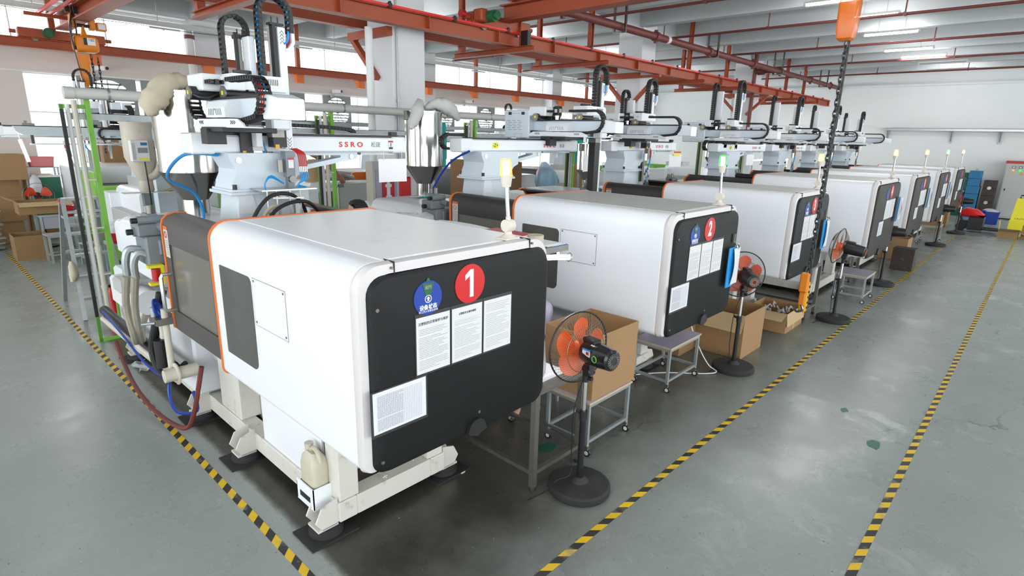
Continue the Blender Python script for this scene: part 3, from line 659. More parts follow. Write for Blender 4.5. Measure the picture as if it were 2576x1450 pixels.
    for j, y in enumerate((.74, 1.86, 2.72, 4.5)):
        for x, sx in ((.20, -1), (W-.25 if A else W-.22, 1)):
            def gus():
                g = G('cream')
                for yy in (-.06, .05): g.prism([(0, .06), (sx*.10, .06), (sx*.14, .12), (sx*.10, .20), (0, .23)], 'y', yy, yy+.012)
                return g.box(0, sx*.13, -.06, .06, .055, .07)
            gu = obj('foot_bracket', gus, t, (x, y, 0), key='gusset%d' % sx)
            obj('levelling_foot', lambda: G('rubber').lathe([(.10, .012), (.10, .035), (.085, .045), (.085, .055)], n=20).cyl((0, 0, .05), (0, 0, .13), .018), gu, (sx*.05, 0, 0), key='levfoot')
            obj('foot_pad', lambda: G('rubber').box(-.15, .15, -.12, .12, 0, .012), gu, (sx*.05, 0, 0), key='footpad')
    # injection end
    def body():
        g = G('white').box(.12, W-.12, L2+.05, 4.85 if A else 5.5, .22, .92, .02)
        return g.m('machine_grey').box(.2, W-.2, L2+.05, L2+.40, .92, 1.05, .01).box(.3, W-.3, L2+.3, 4.9, .92, 1.02)
    obj('rear_cabinet', body, t, key=k+'rear')
    def inj():
        g = G('white'); P = rrect(.08, W-.25, 1.05, 1.50, (.02, .02, .12, .12), 6)
        g.loft([[on(p, 'y', y) for p in P] for y in (3.05, 3.35, 4.2)])
        P2 = rrect(.2, W-.4, 1.05, 1.38, (.02, .02, .06, .06), 4)
        return g.loft([[on(p, 'y', y) for p in P2] for y in (4.2, 4.9)])
    obj('injection_cover', inj, t, key=k+'inj')
    obj('barrel', lambda: G('machine_grey').cyl((W*.5, L2+.05, 1.22), (W*.5, 3.05, 1.22), .11).m('light_grey').box(W*.5-.22, W*.5+.22, 2.75 if A else 3.5, 3.05 if A else 3.8, 1.02, 1.38, .01).m('machine_grey').cyl((.16, L2+.1, 1.15), (.16, 3.4, 1.15), .045).cyl((W-.3, L2+.1, 1.15), (W-.3, 3.4, 1.15), .045), t, key=k+'barrel')
    def valve():
        g = G('machine_grey').box(-.10, .10, 0, .26, .02, .24, .012).box(-.13, .06, .04, .22, .24, .33, .01).box(-.06, .02, .05, .2, .33, .40, .01)
        g.cyl((-.14, .13, .27), (.10, .13, .27), .035).cyl((-.12, .06, .36), (.06, .06, .36), .03).cyl((.02, .08, .32), (.02, -.05, .30), .03).box(-.02, .06, -.02, .06, .10, .22, .01)
        g.m('black').cyl((-.14, .13, .27), (-.18, .13, .27), .022).cyl((-.12, .06, .36), (-.16, .06, .36), .02).m('galv_dark').cyl((-.02, .1, .40), (-.02, .1, .46), .022).cyl((-.02, .17, .40), (-.02, .17, .45), .022)
        return g
    v = obj('valve_block', valve, t, (.02, L2+.12, 1.28), key='valve')
    obj('elbow', lambda: G('galv').tube(smooth([(-.08, .14, .12), (-.17, .16, .14), (-.20, .18, .06), (-.20, .2, -.06)]), .028, 9).tube(smooth([(-.08, .06, .10), (-.14, .07, .12), (-.17, .1, .04), (-.165, .12, -.08)]), .026, 9), v, key='elbow')
    if num <= 2:
        for j, (dx, dy) in enumerate(((0, 0), (.04, -.07))):
            obj('hydraulic_hose', lambda: G('hose_tan').tube(smooth([(-.19+dx, L2+.30+dy, 1.22), (-.19+dx, L2+.45+dy, .95), (-.16+dx, L2+.50, .70), (-.10+dx, L2+.72, .56), (.02, L2+.98, .62), (.10, L2+1.1, .72)], 6), .027, 8), t, key='hose%d' % j)
        obj('black_hose', lambda: G('rubber').tube(smooth([(-.04, L2+.12, 1.10), (-.09, L2+.16, .85), (-.12, L2+.22, .62), (-.10, L2+.10, .46), (-.02, L2-.05, .55)], 6), .022, 8).tube(smooth([(.0, L2+.14, 1.10), (-.05, L2+.2, .85), (-.08, L2+.26, .60), (-.05, L2+.12, .44), (.03, L2-.04, .56)], 6), .020, 8), t, key='bhose')
        ht = obj('motor_pump', lambda: G('paper').box(-.08, .2, L2+1.05, L2+1.45, .75, 1.0, .02).cyl((.06, L2+.8, .85), (.06, L2+1.1, .85), .11).m('light_grey').box(-.12, .02, L2+.95, L2+1.15, .92, 1.05, .02), t, key='pump')
        pi_ = obj('water_pipe', lambda: G('pvc').cyl((-.06, L2-.0, .50), (-.06, L2+2.1, .42), .026).cyl((-.03, L2+.0, .42), (-.03, L2+2.1, .36), .02).cyl((-.05, L2+.02, .45), (-.05, L2+.02, 1.0), .024).cyl((-.05, L2+.12, .5), (-.05, L2+.12, .86), .024).cyl((-.13, L2-.06, .50), (.10, L2-.06, .50), .05).cyl((-.05, L2-.06, .50), (-.04, L2-.06, .50), .085).m('black').cyl((-.02, L2+.1, .50), (-.02, L2+2.2, .48), .045).cyl((-.09, L2+.10, .52), (-.09, L2+.10, .74), .04).cyl((-.02, L2+.2, .62), (-.02, L2+.2, .9), .035), t, key='wpipe', label='cream plastic pipework with black insulation')
        obj('manifold', lambda: G('galv_dark').box(-.12, .02, L2-.02, L2+.16, .88, .93).m('galv').cyl((-.12, L2+.02, .9), (-.2, L2+.05, .9), .012).cyl((-.1, L2+.1, .9), (-.1, L2+.1, 1.0), .02), pi_, key='manif')
        obj('blue_hose', lambda: G('blue').tube(smooth([(-.07, L2+.05, .93), (-.11, L2+.03, 1.0), (-.09, L2+.08, 1.06), (-.05, L2+.08, 1.0), (-.07, L2+.03, .95), (-.10, L2+.06, 1.03), (-.04, L2+.03, .96)], 6), .011, 6).tube(smooth([(-.02, L2+.05, .55), (-.12, L2-.1, .40), (-.10, L2-.15, .24), (.02, L2-.2, .22), (.04, L2-.1, .34)], 6), .012, 6).tube(smooth([(-.09, L2+1.9, .55), (-.1, L2+1.2, .50), (-.1, L2+.6, .42), (-.08, L2+.2, .40)], 5), .01, 6), pi_, key='bluehose', label='blue water hose')
        obj('red_hose', lambda: G('hose_red').tube(smooth([(-.06, L2+1.7, .28), (-.12, L2+1.0, .12), (-.12, L2+.4, .05), (-.06, L2-.05, .05), (-.02, L2-.22, .18), (.06, L2-.30, .60)], 6), .018, 7), pi_, key='redhose')
        es = obj('stop_switch', lambda: G('yellow_bright').box(-.10, .0, L2+.06, L2+.12, 1.17, 1.19).box(-.10, .0, L2+.06, L2+.12, 1.30, 1.32).box(-.02, .0, L2+.06, L2+.12, 1.19, 1.30).m('red').cyl((-.05, L2+.09, 1.20), (-.05, L2+.09, 1.29), .028), t, key='estop', label='yellow and red emergency stop switch')
    # warning lamp
    lx, ly = W-.25, .11
    wl = obj('warning_lamp', lambda: G('lens_base').box(-.055, .055, -.04, .04, 0, .012, .004).lathe([(.045, .012), (.022, .03), (.02, .045)], n=12).cyl((-.026, 0, .075), (.026, 0, .075), .034).cyl((0, 0, .1), (-.004, 0, .125), .014), t, (lx, ly, zt+.002), key='lampfoot')
    obj('lamp_pole', lambda: G('alu').cyl((-.003, 0, .11), (-.022, 0, .29), .011), wl, key='lamppole')
    obj('lamp_housing', lambda: G('lens_base').cyl((-.022, 0, .285), (-.026, 0, .345), .024, .034), wl, key='lamphouse')
    obj('lamp_core', lambda: G('core_'+lamp).cyl((-.0265, 0, .35), (-.032, 0, .42), .021, .018), wl, key='core'+lamp)
    obj('lens', lambda: G('led_amber' if lamp == 'amber' else 'led_green').cyl((-.026, 0, .345), (-.033, 0, .43), .034, .027), wl, key='lens'+lamp, label='lit '+lamp+' lens')
    # stickers and notices on the front panel
    sx = .615 if A else .90; sz = 1.59 if A else 1.64
    st = obj('number_sticker', lambda: G('red_bright').cyl((0, -.001, 0), (0, -.004, 0), .099, n=36), t, (sx, 0, sz), key='numst', label='red number sticker')
    if num == 1: obj('numeral', G('paper_white').prism([(-.004, -.068), (.020, -.068), (.020, .072), (-.001, .072), (-.034, .048), (-.034, .022), (-.004, .042)], 'y', -.006, -.004), st)
    elif num <= 6: text('numeral', str(num), .17 if num > 1 else .185, st, (0, -.0045, 0), bold=.006, sx=.72)
    bs = obj('status_sticker', lambda: G('blue').cyl((0, -.001, 0), (0, -.004, 0), .082, n=32).m('motor_green').prism([(-.034, .072), (.034, .072), (.015, .012), (-.015, .012)], 'y', -.006, -.004).cyl((0, -.004, .086), (0, -.006, .086), .009, n=10), t, (sx-.265, 0, sz-.022), key='statst', label='blue status sticker')
    if num <= 3:
        text('lettering', '设备状态', .026, bs, (0, -.0045, -.045), bold=.0006); text('lettering', '非工作人员禁止启动', .0125, bs, (0, -.0045, -.064))
        obj('arrow_ring', lambda: G('paper_white').tube([(.018*cos(a*pi/8), -.005, .0+.018*sin(a*pi/8)-.005) for a in range(16)], .0022, 4, True).prism([(-.005, -.016), (.005, -.016), (.005, -.004), (.011, -.004), (0, .008), (-.011, -.004), (-.005, -.004)], 'y', -.006, -.004), bs, key='arrow')
        text('lettering', '运行', .02, bs, (0, -.0065, .05), m='light_grey')
    pz = 1.195 if A else 1.235; px = .272 if A else .62
    for j, nm in enumerate(('notice_a', 'notice_b', 'notice_c')):
        x0 = px+.217*j
        nt = obj('notice', lambda: G(nm).box(x0+.006, x0+.208, -.0045, -.003, pz+.005, pz+.285), t, key=k+nm)
        obj('sleeve', lambda: G('charcoal').box(x0, x0+.214, -.003, -.001, pz-.004, pz+.302), nt, key=k+nm+'s')
        if num == 1 and j < 2: text('heading', ('注塑机的日常保养与维护', '注塑机安全操作规程')[j], .0165 if j == 0 else .013, nt, (x0+.107, -.0048, pz+.252), m='black')
    fm = obj('record_form', lambda: G('form').box(px-.24, px+.056, -.0045, -.003, pz-.215, pz-.012), t, key=k+'form')
    obj('sleeve', lambda: G('charcoal').box(px-.25, px+.066, -.003, -.001, pz-.23, pz-.005), fm, key=k+'forms')
    return t
LB = ['white moulding machine nearest the camera with the red number 1', 'white moulding machine with the red number 2 and a green warning lamp', 'white moulding machine with the red number 3 behind the hanging chain',
      'white moulding machine with the red number 4 and a dark brown front', 'white moulding machine with the red number 5, next after number 4', 'white moulding machine sixth along the row, its warning lamp lit green', 'white moulding machine farthest away at the end of the row']
MX = [1.235, 3.955, 6.815, 9.22, 12.11, 14.96, 17.81]
MACH = [machine(i+1, MX[i], 'A' if i < 3 else 'B', 'green' if i in (1, 5) else 'amber', LB[i]) for i in range(7)]
# things on the nearest machine's frame
t = thing('jerry_can', 'dirty translucent plastic jerry can in a white holder on the nearest machine', 'jerry can', (1.40, 2.86, 0))
obj('can_body', G('plastic_jug').loft([[on(p, 'z', z) for p in rrect(-.055*s, .055*s, -.085*s, .085*s, .03*s)] for z, s in ((.20, .95), (.22, 1), (.40, 1), (.45, .85), (.48, .5))]), t)
obj('cap', G('plastic_jug').cyl((0, .05, .46), (0, .05, .50), .024).m('beige').cyl((0, .05, .50), (0, .05, .515), .026), t); obj('grip', G('plastic_jug').tube(smooth([(0, .03, .46), (0, 0, .50), (0, -.05, .49), (0, -.075, .43)]), .014), t)
t = thing('can_holder', 'white sheet metal holder with a slot at the front corner of machine 1', 'holder', (1.40, 2.86, 0))
obj('tray', G('white').box(-.07, .07, -.1, .1, .15, .156).box(-.07, -.064, -.1, .1, .156, .29).box(-.07, .07, -.1, -.094, .156, .29).box(-.07, .07, .094, .1, .156, .27), t); obj('slot', G('black').box(-.072, -.069, -.06, .06, .19, .225), t)
t = thing('oil_pan', 'yellow plastic pan under the front of the nearest machine', 'pan', (1.95, 3.0, .165))
obj('pan', G('yellow').lathe([(.13, 0), (.16, .09), (.17, .10), (.15, .09), (.12, .012)], n=24, cap=False).lathe([(.001, .012), (.12, .012)], n=24, cap=False), t)
t = thing('drain_hose', 'transparent ribbed hose hanging below the front of the nearest machine', 'hose', (2.1, 2.85, 0))
obj('hose', G('hose_tan').tube(smooth([(-.16, .1, .34), (-.12, .05, .25), (0, 0, .215), (.09, .02, .28), (.10, .1, .45), (.05, .2, .70)], 8), .035, 10), t)
obj('white_part', G('paper').box(-.06, .06, .06, .1, .28, .36, .01), t)
hose_t = t
tag(obj('drain_ring', G('paper').lathe([(.045, 0), (.045, .006), (.03, .01), (.028, .004), (.012, .004), (.010, .010), (.004, .010)], (2.37, 2.66, 0), n=24)), 'white plastic ring lid lying on the dark floor by machine 1', 'ring')
for X_, l_ in ((3.955, 'second'), (6.815, 'third')): dup(hose_t, (X_+.86, 2.85, 0), 0, 'ribbed hose hanging below the front of the %s machine' % l_)
for i, (x, y) in enumerate(((1.78, 2.70), (2.02, 2.74), (1.55, 2.84))): tag(obj('plastic_runner', G('paper').bar((-.015, 0, 0), (.015, 0, .004), .005).bar((0, -.015, 0), (.004, .015, .004), .005), None, (x, y, .205 if i < 2 else .21)), ('small white plastic sprue on the front beam beside the yellow pan', 'small white plastic sprue on the front beam near the hose', 'small white plastic sprue at the beam corner')[i], 'plastic scrap')
# ------------------------------------------------------------------ take-out robots standing on the machines
def link_chain(parent, name, pts, wid, axis, pitch=.032, th=.028, single=False, key=None, cables=None):
    """energy chain of links along pts; wid across axis"""
    P = [Vector(p) for p in pts]; L = [0]
    for a, b in zip(P, P[1:]): L.append(L[-1]+(b-a).length)
    def at(s):
        for i in range(len(P)-1):
            if s <= L[i+1] or i == len(P)-2: return P[i].lerp(P[i+1], min(1, (s-L[i])/(L[i+1]-L[i]+1e-9))), (P[i+1]-P[i]).normalized()
    ax = Vector(axis); n = int(L[-1]/pitch); G0 = G('rubber'); ch = None
    for i in range(n):
        p, d = at((i+.5)*pitch); u = d.cross(ax).normalized(); M = Matrix((d, ax, u)).transposed().to_4x4(); M.translation = p
        if single:
            def lk():
                g = G('black'); h = pitch*.52
                for s in (-1, 1): g.box(-h, h, s*wid/2-.004, s*wid/2+.004, -th/2, th/2).box(-h*.6, h*.2, s*(wid/2+.004), s*(wid/2+.008), -th*.35, th*.35)
                return g.box(-h*.45, h*.45, -wid/2, wid/2, th/2-.004, th/2).box(-h*.45, h*.45, -wid/2, wid/2, -th/2, -th/2+.004)
            if ch is None: ch = obj(name, G('black').box(P[0].x-.012, P[0].x+.012, P[0].y-.012, P[0].y+.012, P[0].z-.015, P[0].z+.015), parent)
            o = obj('link', lk, ch, key='link%g%g%g' % (pitch, wid, th)); o.matrix_local = M
        else:
            h = pitch*.44
            V = [M @ Vector((a*h, b*wid/2, c*th/2)) for a in (-1, 1) for b in (-1, 1) for c in (-1, 1)]
            G0.add(V, [(0, 1, 3, 2), (4, 6, 7, 5), (0, 4, 5, 1), (2, 3, 7, 6), (0, 2, 6, 4), (1, 5, 7, 3)])
    if not single:
        G0.m('black').tube(P, th*.33, 5); ch = obj(name, G0, parent, key=key)
    if cables:
        for c, off in cables:
            obj('cable', G(c).tube([p+ax*off for p in P], .0045, 5), ch)
    return ch
def arch(x, y, z0, zt, w, axis='x', z1=None):
    """upside-down U from (x, z0) up to zt and down w further along axis to z1"""
    z1 = z0 if z1 is None else z1; r = abs(w)/2; s = 1 if w > 0 else -1; pts = [(0, z0)]+[(r*s-r*s*cos(a), zt-r+r*sin(a)) for a in [pi*i/10 for i in range(11)]]+[(w, z1)]
    return [(x+p[0], y, p[1]) if axis == 'x' else (x, y+p[0], p[1]) for p in pts]
def robot(xb, yb, cx, yc, s, lab, bL=-.45, bR=1.4, box=False, first=False, mz=0, sz=0, am=0, as_=.3, mt=0, rz=0):
    """xb,yb base; cx carriage x; yc middle of the cross arm; s size of the cross arm"""
    t = thing('takeout_robot', lab, 'robot', (xb, yb, 0), rz, group='robots on the machines'); K = 'rob%g%g' % (bL, bR)
    obj('pedestal', lambda: G('robot_white').loft([[on(p, 'z', z) for p in rrect(-a, a, -b, b, .012, 1)] for z, a, b in ((1.50, .23, .19), (1.84, .20, .16))]).m('robot_light').prism([(-.225, 1.5), (-.02, 1.5), (-.10, 1.84), (-.20, 1.84)], 'y', -.172, -.168), t, key='pedestal')
    fl = obj('flange', lambda: G('robot_white').box(-.265, .255, -.20, .20, 1.84, 1.862, .003).box(-.25, .24, -.185, .185, 1.862, 1.88, .003), t, key='flange')
    def bolts():
        g = G('black')
        for x in (-.22, .2):
            for y in (-.17, .17): g.cyl((x, y, 1.88), (x, y, 1.915), .016, n=8)
        return g
    obj('bolts', bolts, fl, key='rbolts', kind='stuff')
    def column():
        g = G('robot_white')
        left = [(-.235, 1.88), (-.225, 1.93), (-.20, 1.98), (-.195, 2.02), (-.22, 2.07), (-.235, 2.10), (-.235, 2.135)]
        g.prism([(.235, 1.88), (.24, 1.93), (.265, 1.965), (.31, 1.985), (.34, 1.995), (.34, 2.135)]+left[::-1], 'y', -.16, .16)
        g.box(.34, .86, -.06, .06, 2.112, 2.135); g.prism([(.34, 1.995), (.78, 2.07), (.82, 2.075), (.86, 2.085), (.86, 2.112), (.70, 2.112), (.70, 2.095), (.34, 2.03)], 'y', -.06, .06)
        return g
    co = obj('column', column, t, key='rcolumn')
    obj('lifting_hole', lambda: G('alu').cyl((.80, -.068, 2.10), (.80, .068, 2.10), .02, n=14), co, key='rhole'); obj('cap', lambda: G('alu').cyl((-.17, -.164, 2.085), (-.17, -.16, 2.085), .022), co, key='rhole2')
    bm = obj('traverse_beam', lambda: G('robot_light').box(bL+.13, bR-.06, -.10, .10, 2.135, 2.258, .012).loft([[on(p, 'x', x) for p in rrect(-.10*q, .10*q, 2.197-.07*q, 2.197+.07*q, .02)] for x, q in ((bL, .9), (bL+.015, 1.02), (bL+.14, 1.02), (bL+.16, .98))]).loft([[on(p, 'x', x) for p in rrect(-.10*q, .10*q, 2.197-.07*q, 2.197+.07*q, .02)] for x, q in ((bR-.14, .98), (bR-.13, 1.02), (bR-.01, 1.02), (bR, .9))]).m('galv').box(.9, bR-.1, -.05, .05, 2.112, 2.135), t, key=K+'beam')
    obj('rail', lambda: G('black').box(bL+.15, bR-.08, -.075, -.04, 2.258, 2.278).box(bL+.15, bR-.08, .03, .065, 2.258, 2.278).box(bR-.14, bR-.08, -.08, -.03, 2.278, 2.31), bm, key=K+'rail')
    tx = bR-.62 if bR > 1 else bR-.5
    text('lettering', 'S S R O', .056, bm, (tx+.06, -.1012, 2.198), m='red_bright', bold=.0018, sx=1.28)
    text('lettering', '松晟', .048, bm, (tx+.30, -.1012, 2.197), m='machine_grey', sx=1)
    if first: obj('warning_label', lambda: G('paper').box(bR-.19, bR-.14, -.1025, -.101, 2.16, 2.235).m('red').box(bR-.19, bR-.14, -.103, -.101, 2.22, 2.235).m('black').box(bR-.185, bR-.145, -.103, -.101, 2.163, 2.18).box(bR-.168, bR-.160, -.103, -.101, 2.185, 2.215), bm)
    elif not box or cx > 1:
        zl = obj('axis_label', lambda: G('yellow_bright').box(-.045, .045, -.1025, -.101, 2.165, 2.23), bm, (.03, 0, 0), key='zlabel', label='yellow axis label'); text('lettering', '-Z+', .055, zl, (0, -.103, 2.197), m='motor_green', bold=.001)
    if first or bL < -.5: link_chain(bm, 'cable_chain', [(cx-xb+.3, .03, 2.345), (cx-xb+.85, .03, 2.335), (cx-xb+1.05, .03, 2.32), (cx-xb+1.12, .03, 2.30)], .06, (0, 1, 0), key=K+'bch')
    else: link_chain(bm, 'cable_chain', [(bL+.25, .12, 2.30), (bL-.02, .12, 2.30), (bL-.09, .12, 2.26), (bL-.09, .12, 2.2), (bL-.04, .12, 2.16), (bL+.2, .12, 2.15)], .06, (0, 1, 0), key=K+'bch2')
    # moving carriage; local frame at (cx, yc)
    X = cx-xb; Y = yc-yb; q = '%g_%g_%g_%g_%g_%g' % (s, mz, sz, am, as_, mt)
    dv = (X, Y, 0)
    ca = obj('carriage', lambda: G('black').box(-.20, .16, -.16*s, .22*s, 2.278, 2.31, .004).box(-.22, -.10, .05, .16, 2.20, 2.30).box(-.05, .10, -.05, .05, 2.33, 2.37).m('galv_dark').box(-.15, .05, -.13, -.10, 2.285, 2.32), t, dv, key='carr'+q)
    h = .46*s
    ya = obj('cross_arm', lambda: G('robot_white').box(-.07, .07, -h-.12*s, h, 2.37, 2.49, .006).m('robot_light').loft([[on(p, 'y', y) for p in rrect(-.10*a, .10*a, 2.36, 2.36+.15*a, .01)] for y, a in ((-h-.12*s, 1.0), (-h-.30*s, .8))]), t, dv, key='yarm'+q)
    obj('rail', lambda: G('black').box(-.07, .07, -h-.1*s, h, 2.49, 2.505), ya, key='yrail'+q)
    sk = obj('skirt_plate', lambda: G('robot_light').prism([(-h, 2.312), (h, 2.312), (h-.02, 2.335), (h-.10, 2.362), (-h+.10, 2.362), (-h+.02, 2.335)], 'x', -.172, -.160).box(-.17, -.06, -h, h, 2.308, 2.314), t, dv, key='skirt'+q)
    for sg, tx_ in ((1, '<<<'), (-1, '>>>')): text('chevrons', tx_, .045, sk, (-.1735, sg*(h-.16), 2.338), rot=(pi/2, 0, -pi/2), m='black', bold=.0006)
    vc = obj('sensor_cover', lambda: G('robot_light').loft([[on(p, 'y', y) for p in [(-.175, 2.37), (-.175, 2.43), (-.15, 2.47), (-.07, 2.475), (-.07, 2.37)]] for y in (-.16, .16)]), t, dv, key='scover')
    def slots():
        g = G('machine_grey')
        for i in range(9):
            y = (i-4)*.026; k_ = abs(i-4)*.008
            g.bar((-.1765, y+(.012 if i < 4 else -.012 if i > 4 else 0), 2.425-.0), (-.1765, y, 2.385+.03-k_ if i == 4 else 2.385), .004, .003)
        return g
    obj('vents', slots, vc, key='svents', kind='stuff')
    # energy chains along the arm
    def loop(sg):
        y0 = sg*(h-.22*s); ym = sg*(h+.10*s); r = .115
        return [(-.10, y0-sg*.1, 2.60)]+[(-.10, y0, 2.60)]+[(-.10, ym-sg*.06+sg*r*sin(a)*1.0, 2.485+r*cos(a)) for a in [pi*i/9 for i in range(10)]]+[(-.10, y0+sg*.02, 2.345)]+[(-.10, sg*.05, 2.345)]
    for sg in (1, -1):
        link_chain(t, 'cable_chain', [(p[0]+X, p[1]+Y, p[2]) for p in loop(sg)], .075, (1, 0, 0), .034, .026, single=first, key=None, cables=[('blue_hose', .015), ('red', -.005), ('red', -.018)] if first and sg < 0 else None)
    # rear sub arm
    ys = as_; zs = sz
    sa = obj('sub_arm', lambda: G('robot_light').box(.16, .205, ys-.13, ys-.02, 2.18, 2.80+zs, .004).m('steel_dark').box(.135, .16, ys-.02, ys+.02, 2.18, 2.82+zs).m('black').box(.115, .135, ys-.025, ys+.0, 2.40, 2.83+zs).m('robot_white').box(.205, .24, ys-.035, ys+.01, 2.45, 2.72+zs, .004).m('black').box(.12, .19, ys-.03, ys+.04, 2.79+zs, 2.815+zs).box(.13, .137, ys-.03, ys-.023, 2.815+zs, 2.85+zs).box(.165, .172, ys-.03, ys-.023, 2.815+zs, 2.85+zs), t, dv, key='subarm'+q)
    link_chain(sa, 'cable_chain', arch(.03, ys-.02, 2.60, 2.93+zs, .17, z1=2.80+zs), .05, (0, 1, 0), .032, .024, single=first, key='subch'+q)
    sc_ = obj('sub_carriage', lambda: G('robot_light').box(-.16, -.02, ys-.10, ys+.16, 2.545, 2.655, .008).m('robot_white').box(-.02, .10, ys-.08, ys+.1, 2.545, 2.65, .006).m('black').box(-.04, .12, ys-.09, ys+.10, 2.505, 2.545), t, dv, key='subcar'+q)
    obj('servo_motor', lambda: G('black').box(.0, .075, ys-.17, ys-.095, 2.555, 2.665, .006).m('steel').lathe([(.042, 2.50), (.042, 2.535), (.05, 2.536), (.05, 2.555)], (.037, ys-.13, 0), n=14).m('galv').box(-.03, .10, ys-.2, ys-.06, 2.488, 2.50).m('paper').box(-.001, .0, ys-.15, ys-.11, 2.59, 2.63).box(.015, .06, ys-.1715, ys-.170, 2.59, 2.635), sc_, key='servo'+q)
    obj('axis_motor', lambda: G('black').cyl((-.20, ys+.02, 2.53), (-.02, ys+.02, 2.53), .045, n=16).m('galv_dark').cyl((-.21, ys+.02, 2.53), (-.20, ys+.02, 2.53), .045, n=16).m('yellow_bright').box(-.2125, -.2105, ys+.005, ys+.03, 2.52, 2.545).m('black').tube(smooth([(-.19, ys-.02, 2.52), (-.15, ys-.07, 2.50), (-.05, ys-.08, 2.53), (.0, ys-.1, 2.58), (.0, ys-.1, 2.65)]), .008, 6), sc_, key='axm'+q)
    obj('lower_block', lambda: G('black').box(.08, .16, ys-.05, ys+.02, 2.14, 2.30).m('robot_light').box(.16, .20, ys-.03, ys+.02, 2.05, 2.2).m('yellow').box(.085, .11, ys-.055, ys-.045, 2.12, 2.15), sa, key='sublow'+q)
    # front main arm
    ym = am
    ma = obj('main_arm', lambda: G('robot_light').box(.35, .405, ym-.035, ym-.005, 2.17+min(0, mz), 2.94+mt, .003).m('alu').box(.335, .395, ym-.005, ym+.10, 2.17+min(0, mz), 2.94+mt, .004).m('steel_dark').box(.33, .335, ym+.03, ym+.05, 2.2, 2.92+mt).m('black').box(.315, .337, ym-.03, ym+.02, 2.35, 2.95+mt).box(.30, .40, ym-.03, ym+.03, 2.95+mt, 2.965+mt).box(.31, .317, ym-.03, ym-.023, 2.965+mt, 3.0+mt).box(.355, .362, ym-.03, ym-.023, 2.965+mt, 3.0+mt), t, dv, key='mainarm'+q)
    for zz, tx_ in ((2.86, '^'), (2.22, 'v')): pass
    link_chain(ma, 'cable_chain', arch(.225, ym-.02, 2.60, 3.13+mt, .22, z1=2.90+mt), .065, (0, 1, 0), .036, .03, single=first, key='mainch'+q, cables=[('blue_hose', .02), ('blue_hose', .012)] if first else None)
    obj('chain_bracket', lambda: G('robot_light').prism([(.44, 2.95), (.465, 2.95), (.465, 2.84), (.43, 2.79), (.395, 2.785), (.395, 2.80), (.42, 2.81), (.445, 2.85)], 'y', ym-.05, ym+.03).m('red').tube(smooth([(.44, ym-.02, 2.92), (.435, ym-.02, 2.85), (.40, ym-.02, 2.82)]), .008, 5).m('blue_hose').tube(smooth([(.43, ym-.03, 2.92), (.42, ym-.03, 2.86), (.39, ym-.03, 2.83)]), .009, 5), ma, (0, 0, mt), key='chbr'+q)
    def chev():
        g = G('black')
        for i in range(4):
            for z, d in ((2.83+mt+.022*i, 1), (2.25-.022*i, -1)):
                g.bar((.362, ym-.0362, z), (.378, ym-.0362, z+.022*d), .003, .002); g.bar((.394, ym-.0362, z), (.378, ym-.0362, z+.022*d), .003, .002)
        return g
    obj('chevrons', chev, ma, key='chev'+q, kind='stuff')
    mc = obj('main_carriage', lambda: G('robot_light').loft([[on(p, 'y', y) for p in rrect(-.02, .36, 2.56, 2.66, (.005, .005, .03, .005), 4)] for y in (ym-.10, ym+.10)]).box(-.05, .06, ym-.12, ym+.02, 2.55, 2.645, .006).m('robot_white').box(.10, .36, ym-.06, ym+.02, 2.50, 2.56).box(.27, .36, ym-.06, ym+.0, 2.30, 2.50).m('black').cyl((.10, ym+.02, 2.67), (.10, ym+.02, 2.69), .06), t, dv, key='maincar'+q)
    def vents():
        g = G('black')
        for i in range(10): g.box(.17+.013*i, .175+.013*i, ym-.1015, ym-.10, 2.60, 2.64)
        return g
    obj('vents', vents, mc, key='mvents'+q, kind='stuff')
    text('chevrons', '<>', .035, mc, (-.0515, ym-.05, 2.61), rot=(pi/2, 0, -pi/2), m='machine_grey')
    obj('axis_motor', lambda: G('black').cyl((-.05, ym-.02, 2.53), (.16, ym-.02, 2.53), .048, n=16).m('galv_dark').cyl((-.06, ym-.02, 2.53), (-.05, ym-.02, 2.53), .048, n=16).m('steel').cyl((.17, ym-.03, 2.51), (.27, ym-.03, 2.51), .045, n=16).m('yellow_bright').box(-.0625, -.0605, ym-.035, ym-.01, 2.52, 2.545), mc, key='maxm'+q)
    ec = obj('end_cover', lambda: G('robot_light').box(.20, .335, ym-.16, ym-.04, 2.30, 2.43, .012), t, dv, key='endcov'+q)
    obj('lower_block', lambda: G('black').box(.25, .35, ym-.05, ym+.04, 2.18+mz, 2.31).m('yellow').box(.26, .29, ym-.055, ym-.045, 2.17+mz, 2.20+mz).m('galv_dark').box(.24, .33, ym-.06, ym+.03, 2.25, 2.30), ma, key='mlow'+q)
    if first:
        wr = obj('wrist', G('machine_grey').box(.335, .40, ym-.045, ym+.02, 1.96, 2.15, .006).box(.33, .405, ym-.05, ym+.025, 2.11, 2.15).box(.345, .39, ym-.035, ym+.01, 1.88, 1.97).m('galv_dark').cyl((.37, ym-.06, 1.95), (.37, ym+.0, 1.95), .025).cyl((.30, ym-.02, 2.0), (.30, ym-.02, 2.09), .022), ma)
        obj('label', G('paper').box(.35, .39, ym-.0475, ym-.046, 2.03, 2.105).m('red').box(.35, .39, ym-.0478, ym-.046, 2.09, 2.105), wr)
        gp = obj('gripper_plate', G('alu').box(.10, .52, ym-.13, ym+.10, 1.875, 1.885), ma)
